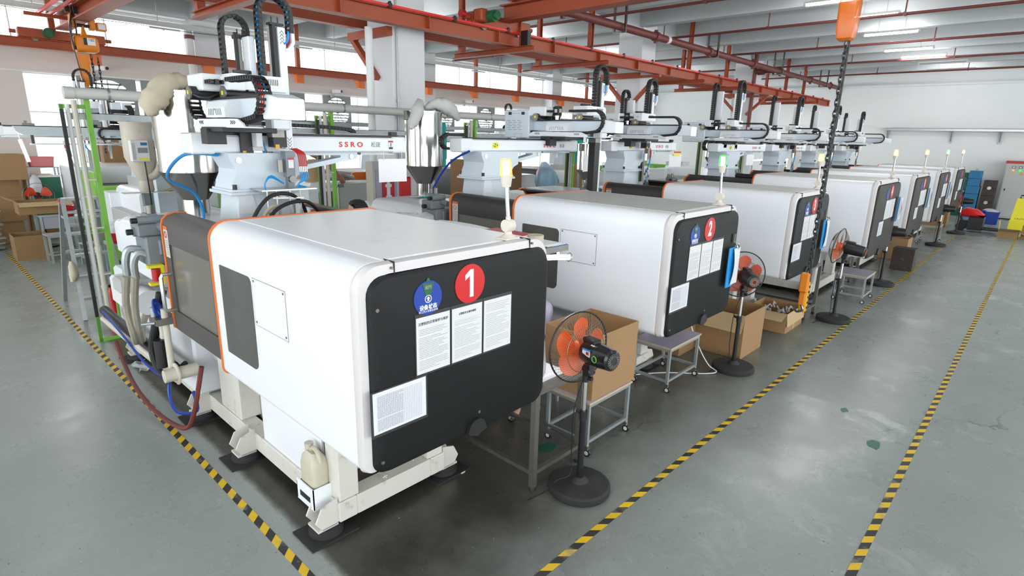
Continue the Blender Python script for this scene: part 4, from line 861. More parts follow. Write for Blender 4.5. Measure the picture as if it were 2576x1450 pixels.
        for j in range(5):
            obj('air_line', G('red').tube(smooth([(.385+.01*j, ym-.03, 2.17), (.43+.014*j, ym-.04, 2.13), (.44+.014*j, ym-.04, 2.04)]), .0055, 5).m('alu').cyl((.44+.014*j, ym-.04, 2.04), (.44+.014*j, ym-.04, 2.0), .006).m('blue_hose').tube(smooth([(.44+.014*j, ym-.04, 2.0), (.45+.012*j, ym-.04, 1.95), (.42, ym-.04, 1.91), (.40+.02*j, ym-.04, 1.885)]), .005, 5), gp)
        for j, (dx, dz) in enumerate(((.12, .08), (.17, .06), (.2, .1))): obj('air_line', G('blue_hose').tube(smooth([(.15, ym-.08, 1.885), (.15, ym-.08, 1.93), (.2, ym-.07, 1.95+dz*.3), (.30, ym-.05, 1.92)]), .0055, 5), gp)
        def cups():
            g = G('alu')
            for x, y, z in ((.16, -.08, 1.72), (.24, -.06, 1.66), (.33, -.08, 1.70), (.42, -.06, 1.72)): g.cyl((x, ym+y, 1.875), (x, ym+y, z), .006, n=8).cyl((x, ym+y, z), (x, ym+y, z-.03), .012, n=8)
            return g.bar((.2, ym-.07, 1.82), (.44, ym-.07, 1.81), .012).bar((.22, ym-.04, 1.85), (.4, ym-.05, 1.79), .014)
        obj('suction_cups', cups, gp, kind='stuff')
        obj('air_cylinder', G('green_deep').cyl((.20, ym-.07, 1.50), (.20, ym-.07, 1.68), .028).cyl((.255, ym-.06, 1.50), (.255, ym-.06, 1.68), .028).m('alu').cyl((.20, ym-.07, 1.68), (.20, ym-.07, 1.74), .008).cyl((.255, ym-.06, 1.68), (.255, ym-.06, 1.75), .008), gp, label='dark green air cylinders bound with tape')
        obj('tape_wrap', G('sack_cream').tube([(.228+.065*cos(a*pi/6), ym-.065+.045*sin(a*pi/6), 1.63) for a in range(12)], .016, 6, True).tube(smooth([(.17, ym-.09, 1.62), (.12, ym-.1, 1.70), (.18, ym-.1, 1.76), (.24, ym-.1, 1.75)]), .016, 6), gp)
        nip = obj('sprue_gripper', G('alu').box(.165, .225, ys-.05, ys-.0, 2.12, 2.15).box(.15, .205, ys-.045, ys-.005, 1.98, 2.13, .005).m('steel').box(.155, .20, ys-.04, ys-.01, 1.90, 1.98, .008).bar((.165, ys-.025, 1.92), (.18, ys-.025, 1.85), .014).bar((.19, ys-.025, 1.92), (.175, ys-.025, 1.85), .014).box(.2, .32, ys-.02, ys-.0, 2.135, 2.142), sa, None)
        obj('air_line', G('blue_hose').tube(smooth([(.24, ys-.02, 2.25), (.26, ys-.03, 2.16), (.23, ys-.05, 2.08), (.2, ys-.05, 2.05)]), .006, 5).m('black').tube(smooth([(.25, ys-.02, 2.22), (.27, ys-.03, 2.12), (.24, ys-.04, 2.04)]), .005, 5), nip)
    elif mz == 0:
        wr = obj('gripper', lambda: G('galv_dark').box(.33, .39, ym-.04, ym+.02, 2.02, 2.17).m('alu').cyl((.30, ym-.02, 2.0), (.30, ym-.02, 2.1), .03).m('red').tube(smooth([(.39, ym-.03, 2.18), (.43, ym-.03, 2.12), (.43, ym-.03, 2.04)]), .012, 5).m('blue_hose').tube(smooth([(.43, ym-.03, 2.04), (.42, ym-.03, 1.96), (.38, ym-.03, 1.9)]), .012, 5).m('alu').box(.28, .42, ym-.03, ym-.02, 1.62, 1.92), ma, key='gripB'+q)
        def clutter():
            g = G('black')
            for i in range(7): x = .30+.035*(i % 4); z = 1.66+.036*i; g.tube([(x+.015*cos(a*pi/4), ym-.035, z+.015*sin(a*pi/4)) for a in range(8)], .004, 4, True)
            g.m('blue_hose').tube(smooth([(.32, ym-.04, 1.88), (.36, ym-.05, 1.80), (.34, ym-.04, 1.70), (.40, ym-.05, 1.68)]), .005, 5)
            return g.m('alu').bar((.26, ym-.04, 1.72), (.46, ym-.04, 1.74), .012).bar((.30, ym-.04, 1.8), (.44, ym-.05, 1.82), .01)
        obj('clamps', clutter, wr, key='clut'+q, kind='stuff')
        obj('sub_gripper', lambda: G('alu').box(.16, .20, ys-.03, ys+.02, 1.92, 2.06).m('steel').box(.165, .195, ys-.02, ys+.01, 1.80, 1.92).m('black').tube(smooth([(.21, ys, 2.18), (.25, ys, 2.10), (.21, ys, 2.0)]), .009, 5), sa, key='subgrip'+q)
    if box:
        cb = obj('control_box', lambda: G('robot_white').box(-.17, .30, h-.02, h+.40*s, 2.28, 2.62, .012), t, dv, key='cbox'+q)
        def dets():
            g = G('black')
            for y in (h+.08, h+.30*s): g.box(-.174, -.168, y-.025, y+.025, 2.56, 2.595)
            g.m('machine_grey')
            for i in range(6):
                for j in range(3): y = h+.10*s+.085*j+(.02 if i % 2 else 0); g.box(-.1725, -.17, y, y+.055, 2.38+.022*i, 2.385+.022*i)
            g.box(-.1725, -.17, h+.1, h+.101, 2.29, 2.335).box(-.1725, -.17, h+.22, h+.221, 2.29, 2.335).box(-.1725, -.17, h+.1, h+.22, 2.335, 2.337).box(-.1725, -.17, h-.0, h+.38*s, 2.575, 2.578)
            return g
        obj('latches', dets, cb, key='cboxd'+q, kind='stuff')
    return t
R1 = robot(1.86, 4.42, 1.65, 4.02, .92, 'white take-out robot with hoses and gripper plate on the nearest machine', -.46, 1.34, first=True, sz=.12, am=.17, as_=.32, mt=.06)
robot(4.50, 4.60, 5.60, 4.38, 1.0, 'white take-out robot with a vented control box on machine 2, main arm lowered', -.46, 1.52, box=True, mz=-.62, sz=-.28, am=-.22, as_=.29)
robot(7.45, 4.72, 7.35, 4.35, 1.0, 'white take-out robot without control box on machine 3', -.46, 1.44, sz=.05, am=.13, as_=.42)
robot(10.03, 4.30, 9.99, 4.15, 1.0, 'white take-out robot with a control box above machine 4', -.46, 1.70, box=True, sz=.35, am=.10, as_=.46, mt=.19)
robot(12.92, 4.42, 13.05, 4.21, 1.0, 'white take-out robot on machine 5, beyond the one with the box', -.46, 1.70, box=True, sz=.34, am=0, as_=.47, mt=.12)
robot(15.73, 4.5, 15.85, 4.17, 1.0, 'white take-out robot on machine 6 behind the hanging chain', -.46, 1.70, sz=.29, am=0, as_=.5, mt=.08)
robot(18.55, 4.5, 18.66, 4.15, 1.0, 'white take-out robot farthest away near the end wall', -.46, 1.70, sz=.23, am=.1, as_=.48, mt=.07)
# ------------------------------------------------------------------ steel hopper dryers on the near row
def hopper(x, y, r, z_sh, z_top, lab, zb=1.40, collar='teal', box=True):
    t = thing('hopper_dryer', lab, 'hopper', (x, y, 0), group='steel hoppers on the near row')
    k = 'hop%g%g%g' % (r, z_sh, z_top)
    obj('barrel', lambda: G('steel').lathe([(r, z_sh), (r, z_top), (r+.012, z_top), (r+.012, z_top+.012), (r*.3, z_top+.03)], n=40), t, key=k+'b')
    obj('cone', lambda: G('steel_dark').lathe([(r*.42, z_sh-r*.95), (r+.006, z_sh), (r+.006, z_sh+.008)], n=40).m('steel').lathe([(r*.42, z_sh-r*.95-.16), (r*.42, z_sh-r*.95)], n=32), t, key=k+'c')
    zc = z_sh-r*.95-.16
    th = obj('throat', lambda: G(collar).lathe([(r*.42, zc-.012), (r*.42, zc), (r*.42, zc+.001)], n=28).lathe([(.075, zb+.03), (.065, zb+.06), (.065, zc-.012)], n=20).cyl((.05, -.05, zc-.07), (.14, -.14, zc-.12), .025).box(-.11, .11, -.11, .11, zb+.01, zb+.03), t, key=k+'t', label='teal painted throat')
    obj('slide_plate', lambda: G('alu').box(-.20, .02, -.05, .05, zc-.004, zc+.004), th, key=k+'s')
    obj('mount_block', lambda: G('black').box(-.14, .14, -.14, .14, zb-.07, zb+.01, .01).m('machine_grey').box(-.12, .12, -.12, .12, zb-.16, zb-.07), t, key=k+'m')
    if box: obj('control_cabinet', lambda: G('teal').box(r+.02, r+.09, -.06, .16, z_sh-.02, z_sh+.54, .008).m('teal').box(r+.09, r+.12, -.04, .14, z_sh+.08, z_sh+.38, .006), t, key=k+'cb', label='teal control cabinet')
    obj('lid_clamp', lambda: G('galv_dark').box(-r-.05, -r+.02, -.03, .03, z_top-.10, z_top+.01, .006), t, key=k+'cl')
    return t
hopper(1.89, 5.85, .27, 1.91, 2.60, 'big stainless hopper dryer with teal throat on the nearest machine', zb=1.30)
hopper(4.665, 5.92, .235, 1.905, 2.56, 'stainless hopper dryer with a white sack on its rim on machine 2', zb=1.40)
hopper(7.72, 5.55, .17, 1.80, 2.2, 'stainless hopper dryer partly hidden by the robot of machine 3', zb=1.35)
hopper(9.99, 6.15, .22, 1.92, 2.34, 'stainless hopper dryer on machine 4 behind the warning plates', zb=1.35)
hopper(12.85, 5.7, .22, 1.95, 2.38, 'stainless hopper dryer on machine 5 below the robot beam', zb=1.35)
tag(obj('feed_hose', G('blue_hose').tube(smooth([(1.60, 4.4, 2.12), (1.50, 4.8, 2.10), (1.52, 5.3, 1.9), (1.78, 5.55, 1.75), (1.86, 5.6, 1.58), (1.86, 5.62, 1.42)], 7), .013, 8)), 'bright blue air hose curving in front of the nearest steel hopper', 'hose')
tag(obj('feed_hose', G('blue').tube(smooth([(4.10, 4.45, 2.14), (4.08, 4.75, 2.0), (4.05, 5.0, 1.7), (4.02, 5.1, 1.38)], 6), .012, 7)), 'thin blue hose hanging down beside the robot on machine 2', 'hose')
for i, (x0, y0) in enumerate(((1.78, 4.30), (1.90, 4.28))):
    tag(obj('power_cable', G('rubber').tube(smooth([(x0-.16+.0*i, 4.02, 1.52), (x0-.12, 4.02, 1.70+.0*i), (x0+.02, 4.05, 1.84-.06*i), (x0+.20, 4.1, 1.84-.06*i), (x0+.34, 4.2, 1.74-.05*i), (x0+.42, 4.3, 1.6)], 6), .014, 7)), ('thick black cable arching in front of the nearest robot pedestal, outer one', 'thick black cable arching in front of the nearest robot pedestal, inner one')[i], 'cable')
def sack(name, m, lab, cat, pts, loc, seed=1):
    g = G(m); g.ang = 75
    """crumpled bag: closed rings (x, y, z, rx, ry)"""
    rnd = random.Random(seed); rs = []
    for x, y, z, rx, ry in pts:
        rs.append([(x+rx*cos(2*pi*k/14)*rnd.uniform(.86, 1.12), y+ry*sin(2*pi*k/14)*rnd.uniform(.86, 1.12), z+rnd.uniform(-.012, .012)) for k in range(14)])
    return tag(obj(name, g.loft(rs), None, loc), lab, cat)
def drape(name, m, lab, cat, pts, r, seed=1):
    rnd = random.Random(seed); P = smooth(pts, 5); n = len(P); R = []
    for i in range(n):
        f = i*(len(r)-1)/(n-1); k = min(int(f), len(r)-2); R.append((r[k]+(r[k+1]-r[k])*(f-k))*rnd.uniform(.88, 1.12))
    g = G(m).tube(P, R, 16); g.ang = 85; g.v = [(x+rnd.uniform(-.006, .006), y+rnd.uniform(-.006, .006), z+rnd.uniform(-.006, .006)) for x, y, z in g.v]
    return tag(obj(name, g), lab, cat)
drape('cloth_bag', 'sack_cream', 'cream cloth filter bag flopped over the rim of the nearest steel hopper', 'bag', [(2.0, 5.8, 2.64), (1.88, 5.76, 2.69), (1.74, 5.70, 2.67), (1.63, 5.66, 2.57), (1.57, 5.64, 2.46), (1.60, 5.64, 2.40)], [.02, .06, .085, .10, .09, .02], 3)
drape('cloth_bag', 'sack_white', 'grey-white cloth bag hanging left of the hopper on machine 2', 'bag', [(4.60, 5.85, 2.63), (4.50, 5.78, 2.66), (4.40, 5.70, 2.55), (4.30, 5.66, 2.42), (4.24, 5.62, 2.36)], [.02, .05, .075, .06, .015], 5)
drape('plastic_sack', 'sack_white', 'white plastic sack slumped on the rim of the steel hopper on machine 2', 'sack', [(4.62, 5.84, 2.61), (4.76, 5.80, 2.66), (4.90, 5.76, 2.64), (5.03, 5.74, 2.55), (5.10, 5.74, 2.48)], [.02, .07, .10, .07, .015], 8)
# ------------------------------------------------------------------ standing fans
def floor_fan(x, y, az, lab, glossy=False, tilt=0, red='fan_orange', zh=1.0):
    t = thing('standing_fan', lab, 'fan', (x, y, 0), group='standing fans along the aisle')
    obj('base', lambda: G('rubber').lathe([(.205, 0), (.21, .012), (.21, .045), (.195, .056), (.06, .066), (.045, .085), (.03, .10)], n=40), t, key='fanbase')
    po = obj('pole', lambda: G('black_gloss').cyl((0, 0, .09), (0, 0, .55), .021).m('chrome').cyl((0, 0, .55), (0, 0, .80), .014), t, key='fanpole')
    obj('collar', lambda: G('black').cyl((0, 0, .52), (0, 0, .585), .026).cyl((0, .02, .56), (0, .055, .57), .013), po, key='fancollar')
    obj('neck', lambda: G('black').cyl((0, 0, .79), (0, 0, .87), .022).cyl((0, -.02, .82), (0, -.05, .82), .014).box(-.012, .012, -.03, .03, .86, zh-.10, .004), po, key='fanneck%g' % zh)
    hd = obj('motor', lambda: G('black_gloss' if glossy else 'black').lathe([(.05, -.235), (.066, -.225), (.074, -.15), (.078, -.03), (.072, .0), (.03, .02)], (0, 0, 0), 24, 'x').m('black').box(-.10, .02, -.03, .03, .06, .095, .008).box(-.05, .0, -.02, .02, -.15, -.05, .005).cyl((-.24, 0, 0), (-.20, 0, 0), .05, n=20).cyl((-.02, -.028, -.13), (-.02, .028, -.13), .03), t, (0, 0, zh), (0, tilt, az), key='fanmotor%d' % glossy)
    def back():
        g = G('galv_dark')
        for i in range(20): a = 2*pi*i/20; g.bar((-.242, .026*cos(a), .026*sin(a)), (-.242, .048*cos(a+.25), .048*sin(a+.25)), .004)
        return g
    if glossy: obj('badge', lambda: G('paper').box(-.11, -.04, .0735, .076, .0, .045).m('blue_hose').box(-.11, -.04, .074, .0765, .035, .045).m('red').box(-.10, -.075, .074, .0768, .01, .03).m('green').tube([(-.15, .070+.006*0, -.0)]*2 if False else [(-.15+.02*cos(a*pi/5), .0755, .0+.02*sin(a*pi/5)) for a in range(10)], .003, 4, True), hd, key='fanbadge')
    obj('rear_vent', back, hd, key='fanvent', kind='stuff')
    if not glossy: obj('badge_ring', lambda: G('fan_orange').tube([(-.243, .022*cos(a*pi/6), .022*sin(a*pi/6)) for a in range(12)], .004, 5, True), hd, key='fanring')
    for i in range(5):
        def blade():
            g = G(red)
            def f(u, v):
                r = .045+.155*u; w = .022+.068*math.sin(min(1, u*1.05)*pi*.66); a = (v-.5); tw = .55-.25*u
                return (.085-.5*a*w*2*tw, r*cos(.0)-0*a, a*2*w) if False else (.075+a*w*1.6*tw, r-.02*(2*a)**2*u*2, a*2*w*.9)
            return g.sheet(f, 8, 6)
        b = obj('blade', blade, hd, None, (2*pi*i/5+.35, 0, 0), key='blade'+red)
    obj('hub', lambda: G(red).lathe([(.045, .03), (.05, .05), (.045, .10), (.02, .115)], (0, 0, 0), 20, 'x'), hd, key='hub'+red)
    def guard():
        g = G('galv_dark'); n = 60
        for i in range(n):
            a = 2*pi*i/n
            for x0, xm, xe, sg in ((.0, .015, .08, 1), (.17, .15, .09, -1)):
                P = [(x0, .06*cos(a), .06*sin(a)), (xm, .15*cos(a+sg*.18), .15*sin(a+sg*.18)), (xe, .232*cos(a+sg*.32), .232*sin(a+sg*.32))]
                g.tube(P, .0011, 3)
        for x0, r in ((.0, .06), (.015, .15), (.17, .06), (.15, .15)): g.tube([(x0, r*cos(a*pi/16), r*sin(a*pi/16)) for a in range(32)], .002, 4, True)
        return g.m('black').tube([(.085, .234*cos(a*pi/20), .234*sin(a*pi/20)) for a in range(40)], .006, 6, True)
    obj('guard', guard, hd, key='fanguard', kind='stuff')
    obj('power_cord', lambda: G('black').tube(smooth([(0, 0, .86), (-.05, .04, .6), (-.04, .05, .3), (-.05, .04, .12), (-.12, .10, .07), (-.22, .14, .005), (-.34, .16, .006)], 6), .004, 5), po, key='fancord')
    return t
floor_fan(2.80, 1.93, radians(76), 'black standing fan with orange blades and glossy motor in front of machine 1', True, tilt=.05)
floor_fan(5.64, 2.05, radians(42), 'black standing fan with orange blades beside the front of machine 2', False, 0, 'fan_red')
floor_fan(8.33, 1.79, radians(88), 'black standing fan seen edge-on in front of machine 4, by the hanging chain', False, -.12)
floor_fan(11.2, 1.80, radians(95), 'black standing fan just beyond machine 4, its head hidden by the brown front', False, 0, zh=.92)
floor_fan(16.85, 1.74, radians(100), 'black standing fan half hidden by machine 6', False, 0, zh=.9)
floor_fan(19.75, 1.65, radians(100), 'black standing fan half hidden by machine 7, farthest along the aisle', False, 0, zh=.9)
# ------------------------------------------------------------------ carts, boxes, benches
def cart(x0, y0, w, d, h, lab):
    t = thing('trolley', lab, 'trolley', (x0, y0, 0), group='steel trolleys with lilac tops'); k = '%g%g%g' % (w, d, h)
    obj('top', lambda: G('wood_edge').box(-.01, w+.01, -.01, d+.01, h-.016, h-.002).m('lilac').box(-.01, w+.01, -.01, d+.01, h-.002, h), t, key='ctop'+k)
    fr = obj('frame', lambda: G('galv').box(0, w, 0, .025, h-.045, h-.016).box(0, w, d-.025, d, h-.045, h-.016).box(0, .025, .025, d-.025, h-.045, h-.016).box(w-.025, w, .025, d-.025, h-.045, h-.016).box(.02, w-.02, .002, .024, .10, .125).box(.02, w-.02, d-.024, d-.002, .10, .125).box(.002, .024, .025, d-.025, .10, .125).box(w-.024, w-.002, .025, d-.025, .10, .125), t, key='cfr'+k)
    for a in (.0125, w-.0125):
        for b in (.0125, d-.0125):
            obj('leg', lambda: G('galv').box(-.0125, .0125, -.0125, .0125, .085, h-.045), t, (a, b, 0), key='cleg'+k)
            c = obj('castor', lambda: G('chrome').box(-.014, .014, -.018, .012, .05, .085).m('black').cyl((-.012, -.01, .028), (.012, -.01, .028), .028, n=16), t, (a, b, 0), key='castor')
            obj('wheel_cap', lambda: G('paper').cyl((-.0135, -.01, .028), (.0135, -.01, .028), .017, n=12), c, key='castorcap')
    return t
cart(3.16, 2.13, .56, .40, .44, 'steel trolley on castors carrying the big cardboard box by machine 1')
cart(4.60, 2.25, .60, .38, .45, 'steel trolley with an empty lilac top under the front of machine 2')
cart(9.55, 1.71, .55, .42, .42, 'steel trolley with lilac top standing before machine 4')
cart(17.0, 1.75, .6, .42, .45, 'steel trolley with a cardboard box farther down the aisle at machine 7')
def carton(x0, y0, z0, w, d, h, lab, rz=0, flaps=(), m='card', closed=False, tape=False):
    t = thing('cardboard_box', lab, 'box', (x0, y0, z0), rz, group='cardboard boxes')
    e = .006; k = None
    if closed:
        obj('body', G(m).box(0, w, 0, d, 0, h, .004), t); obj('seam', G('card_dark').box(0, w, d/2-.002, d/2+.002, h, h+.001).m('tan_bag').box(0, w, d/2-.025, d/2+.025, h, h+.0008), t)
    else:
        for nm, a in (('side', (0, w, 0, e, 0, h)), ('side', (0, w, d-e, d, 0, h)), ('side', (0, e, e, d-e, 0, h)), ('side', (w-e, w, e, d-e, 0, h))): obj(nm, G(m).box(*a), t)
        obj('bottom', G('card_in').box(e, w-e, e, d-e, .001, .006), t)
        for side, l, ang in flaps:
            g = G('card_in' if m == 'card' else m)
            c, s = cos(ang)*l, sin(ang)*l
            if side == 'f': g.loft([[(0, 0, h), (w, 0, h), (w, e, h), (0, e, h)], [(0, -c, h+s), (w, -c, h+s), (w, -c+e, h+s), (0, -c+e, h+s)]])
            if side == 'b': g.loft([[(0, d-e, h), (w, d-e, h), (w, d, h), (0, d, h)], [(0, d+c-e, h+s), (w, d+c-e, h+s), (w, d+c, h+s), (0, d+c, h+s)]])
            if side == 'l': g.loft([[(0, 0, h), (0, d, h), (e, d, h), (e, 0, h)], [(-c, 0, h+s), (-c, d, h+s), (-c+e, d, h+s), (-c+e, 0, h+s)]])
            if side == 'r': g.loft([[(w-e, 0, h), (w-e, d, h), (w, d, h), (w, 0, h)], [(w+c-e, 0, h+s), (w+c-e, d, h+s), (w+c, d, h+s), (w+c, 0, h+s)]])
            obj('flap', g, t)
    if tape: obj('packing_tape', G('tan_bag').box(w*.5-.025, w*.5+.025, -.001, 0, 0, h*.45), t)
    return t
carton(3.19, 2.135, .44, .58, .46, .49, 'big open cardboard box on the steel trolley behind the nearest fan')
carton(5.95, 2.10, 0, .60, .56, .50, 'open cardboard box on the floor behind the second standing fan', flaps=[('l', .2, -1.2)])
carton(5.55, 2.62, 0, .36, .4, .62, 'tall cardboard box half hidden behind the second fan under machine 2')
carton(7.22, 2.05, 0, .64, .50, .26, 'low open cardboard box full of clear plastic scrap under machine 3', flaps=[('r', .2, -1.0), ('f', .17, -1.45), ('l', .2, -.3)], m='card', tape=True)
rnd = random.Random(5)
def scrap():
    g = G('bag_clear')
    for i in range(26):
        x, y = rnd.uniform(.06, .58), rnd.uniform(.05, .45); z = rnd.uniform(.12, .22); a = rnd.uniform(0, 6)
        g.tube([(x+.05*cos(a+b), y+.04*sin(a+b), z+.03*sin(b*2)) for b in (0, .8, 1.6, 2.4)], .012, 5)
    return g
tag(obj('plastic_scrap', scrap(), None, (7.22, 2.05, .0), kind='stuff'), 'tangle of clear plastic scrap inside the low open box', 'scrap')
carton(17.02, 1.76, .45, .5, .38, .42, 'cardboard box on a trolley between machines 6 and 7')
carton(14.0, 1.9, 0, .5, .5, .45, 'cardboard box on the floor between machines 5 and 6')
carton(21.2, 2.05, 0, .55, .5, .30, 'lower cardboard box stacked by machine 7', closed=True); carton(21.2, 2.05, .302, .55, .5, .28, 'upper cardboard box stacked by machine 7', closed=True)
carton(19.9, .36, 0, .5, .42, .18, 'open cardboard box with spread flaps at the end of the right tape', 0, [('l', .22, .3), ('f', .2, -.4), ('b', .25, 1.5)])
carton(20.0, .05, 0, .5, .26, .34, 'cardboard box cut off by the right edge of the picture', m='card_dark')
def bench(x0, y0, w, d, lab, shelf=True):
    t = thing('work_bench', lab, 'bench', (x0, y0, 0), group='steel work benches between the machines'); k = '%g%g%d' % (w, d, shelf)
    obj('top', lambda: G('galv_dark').box(0, w, 0, d, .695, .72, .003), t, key='btop'+k)
    for a in (.02, w-.02):
        for b in (.02, d-.02):
            l = obj('leg', lambda: G('galv_dark').box(-.02, .02, -.02, .02, .03, .695), t, (a, b, 0), key='bleg'); obj('foot', lambda: G('rubber').lathe([(.02, 0), (.022, .012), (.012, .035)], n=12), l, key='bfoot')
    for nm, a in (('rail', (.04, w-.04, .005, .035, .12, .15)), ('rail', (.005, .035, .04, d-.04, .12, .15)), ('rail', (w-.035, w-.005, .04, d-.04, .12, .15)), ('rail', (.04, w-.04, d-.035, d-.005, .12, .15))): obj(nm, G('galv_dark').box(*a), t)
    if shelf:
        for b in (.30, d-.05): obj('upright', lambda: G('galv_dark').box(-.015, .015, -.015, .015, .72, 1.555), t, (.06, b, 0), key='bupr')
        obj('shelf', lambda: G('galv_dark').box(0, w-.02, .20, d+.55, 1.555, 1.595), t, key='bsh'+k)
    return t
bench(2.54, 2.12, .54, 1.45, 'steel work bench with an upper shelf beside the nearest machine')
bench(8.02, 2.06, .46, 1.3, 'steel work bench beside machine 3 behind the yellow pendant control', False)
bench(5.36, 3.08, .50, 1.2, 'steel work bench beside machine 2 behind the empty trolley', False)
bench(10.95, 2.2, .5, 1.2, 'steel work bench beside machine 4', False)
t = thing('shelf_lamp', 'lit white lamp hanging under the bench shelf between machines 1 and 2', 'lamp', (2.95, 2.45, 1.51))
obj('tube', G('led_white').cyl((-.1, 0, 0), (.14, -.12, -.01), .018), t); obj('guard_wire', G('steel').tube([(.14+.03*cos(a*pi/5), -.12, -.01+.03*sin(a*pi/5)) for a in range(10)], .003, 4, True).box(-.05, -.04, -.01, .01, 0, .045).box(.06, .07, -.09, -.07, 0, .045), t)
tag(obj('lamp_cord', G('paper').tube(smooth([(2.70, 2.38, 1.28), (2.84, 2.36, 1.30), (2.86, 2.36, 1.26), (2.80, 2.37, 1.22), (2.68, 2.4, 1.20)], 6), .008, 6)), 'white cord loop at the right edge of the nearest machine', 'cord')
tag(obj('folder', G('red').box(2.82, 2.95, 2.55, 2.90, 1.60, 1.65, .003).m('paper').box(2.825, 2.945, 2.545, 2.55, 1.604, 1.646)), 'red folder lying on the bench shelf beside the tape roll', 'folder')
tag(obj('tape_roll', G('sack_cream').lathe([(.055, 0), (.055, .07), (.04, .07), (.04, 0), (.055, 0)], (2.84, 2.43, 1.60), n=28, cap=False)), 'roll of cream adhesive tape on the front of the bench shelf', 'tape roll')
tag(obj('paper_sheets', G('paper_white').box(2.86, 3.05, 2.34, 2.60, 1.597, 1.601).box(2.84, 3.03, 2.36, 2.62, 1.601, 1.604).m('blue_hose').box(2.90, 3.06, 2.33, 2.40, 1.594, 1.597)), 'loose white and blue papers on the front corner of the bench shelf', 'paper')
tag(obj('board', G('paper_white').sheet(lambda u, v: (2.56+.44*u, 2.75+.85*v, 1.600+.02*sin(v*3.1)*u+.02*u*v), 6, 10)), 'large warped white sheet lying along the bench shelf', 'sheet')
tag(obj('card_sheet', G('trim_white').box(2.70, 3.02, 2.62, 3.0, 1.598, 1.612)), 'flat pinkish carton lying on the bench shelf behind the lamp', 'carton')
sack('plastic_bag', 'bag_clear', 'crumpled clear plastic bag on the far end of the bench shelf', 'bag', [(0, -.18, .02, .08, .02), (0, -.10, .05, .14, .05), (0, .02, .06, .16, .06), (.02, .12, .05, .12, .05), (.03, .2, .02, .05, .02)], (2.80, 3.72, 1.61), 4)
sack('plastic_bag', 'bag_clear', 'clear plastic bag of parts hanging at the edge of the nearest machine front', 'bag', [(0, 0, .16, .015, .015), (0, 0, .08, .025, .03), (0, 0, -.06, .035, .05), (0, 0, -.14, .03, .045), (0, 0, -.16, .01, .01)], (2.68, 2.22, .93), 6)
t = thing('parts_tray', 'pile of white papers and plastic on the bench top behind the nearest fan', 'papers', (2.80, 2.35, .72))
obj('sheet', G('paper_white').box(-.16, .14, -.14, .1, 0, .008).box(-.12, .16, -.1, .16, .008, .014), t); obj('card', G('lilac').box(-.2, .1, .12, .6, 0, .02), t)
# hooks with documents on machines 2 and 3 (hang on the panel: things of their own)
for i, (X, l) in enumerate(((3.955, 'the second machine'), (6.815, 'the third machine'))):
    t = thing('clipboard', 'blue folder and white papers on a hook on '+l+', right side', 'papers', (X+1.12, 1.97, 0), group='documents hanging on hooks')
    obj('hook', lambda: G('steel').box(-.02, .02, .008, .02, 1.42, 1.50).tube(smooth([(0, .0, 1.42), (0, -.02, 1.39), (.02, -.03, 1.37), (.045, -.02, 1.39), (.05, -.01, 1.41)]), .005, 5), t, key='hook')
    obj('blue_folder', lambda: G('blue_hose').box(-.13, .02, -.012, -.004, 1.02, 1.385), t, key='bfolder', label='blue folder'); obj('papers', lambda: G('paper').sheet(lambda u, v: (-.06+.15*u, -.02-.02*sin(v*3)*(1-u), 1.04+.335*v), 4, 8), t, key='hpapers')
for i, (X, l) in enumerate(((9.22, 'the fourth machine'), (12.11, 'the fifth machine'), (14.96, 'the sixth machine'), (17.81, 'the last machine'))):
    t = thing('clipboard', 'white and blue papers hanging right of the brown front of '+l, 'papers', (X+1.42, 1.67, .18), group='documents hanging on hooks')
    obj('blue_folder', lambda: G('blue_mold').box(-.12, .0, -.012, -.004, .98, 1.36), t, key='bfolder2'); obj('papers', lambda: G('paper').sheet(lambda u, v: (-.04+.15*u, -.03-.03*sin(v*3)*(1-u), 1.0+.34*v), 4, 8), t, key='hpapers2')
# papers hanging from the robot beams
for (x, y, l, s, rz_) in ((3.02, 4.28, 'sheet of white paper hanging on wires from the nearest robot beam', 1, 0), (6.12, 4.42, 'white paper hanging on a wire from the robot beam of machine 2', .9, .3), (8.75, 4.55, 'white paper with a red and yellow label hanging from the robot beam of machine 3', 1.15, -.1), (11.0, 4.2, 'white paper hanging below the robot beam of machine 4', 1.1, 0)):
    t = thing('paper_sheet', l, 'paper', (x, y, 0), rz_, group='papers hanging from the robots')
    p = obj('sheet', lambda: G('paper_white').sheet(lambda u, v: (-.145+.29*u, .012*sin(u*4), 1.88+.20*v), 6, 3), t, key='hangsheet'); p.scale = (s, 1, 1)
    obj('wire', lambda: G('steel_dark').cyl((-.09, 0, 2.07), (-.09, 0, 2.16), .0025, n=5).cyl((.1, 0, 2.07), (.1, 0, 2.16), .0025, n=5), t, key='hangwire')
    if 'red and' in l: obj('label', G('red').box(-.06, .14, -.012, -.008, 2.10, 2.125).m('yellow_bright').box(-.07, .12, -.012, -.008, 2.06, 2.10), t)
# ------------------------------------------------------------------ chain, bucket and pendant control over the aisle
t = thing('hanging_hoist', 'orange chain bucket and long black chain with a yellow pendant control over the aisle', 'hoist', (6.05, 1.60, 0))
obj('chain_bucket', G('bucket_orange').loft([[on(p, 'z', z) for p in rrect(-.08*s, .08*s, -.08*s, .08*s, .025*s)] for z, s in ((3.20, .55), (3.22, .8), (3.28, .95), (3.52, 1), (3.56, .85), (3.60, .5), (3.66, .45))]), t, label='orange chain bucket')
obj('lift_chain', chain(G('black'), -.02, -.02, 1.05, 3.22, .050, .006, .015), t)
obj('control_cable', G('black').tube(smooth([(.06, .0, 4.1), (.06, -.02, 3.3), (.06, -.02, 2.2), (.05, -.02, 1.2), (.04, -.02, .98)], 6), .012, 7), t)
obj('lift_chain', G('black').tube(smooth([(-.02, 0, 3.6), (-.02, 0, 4.1)]), .012, 6), t)
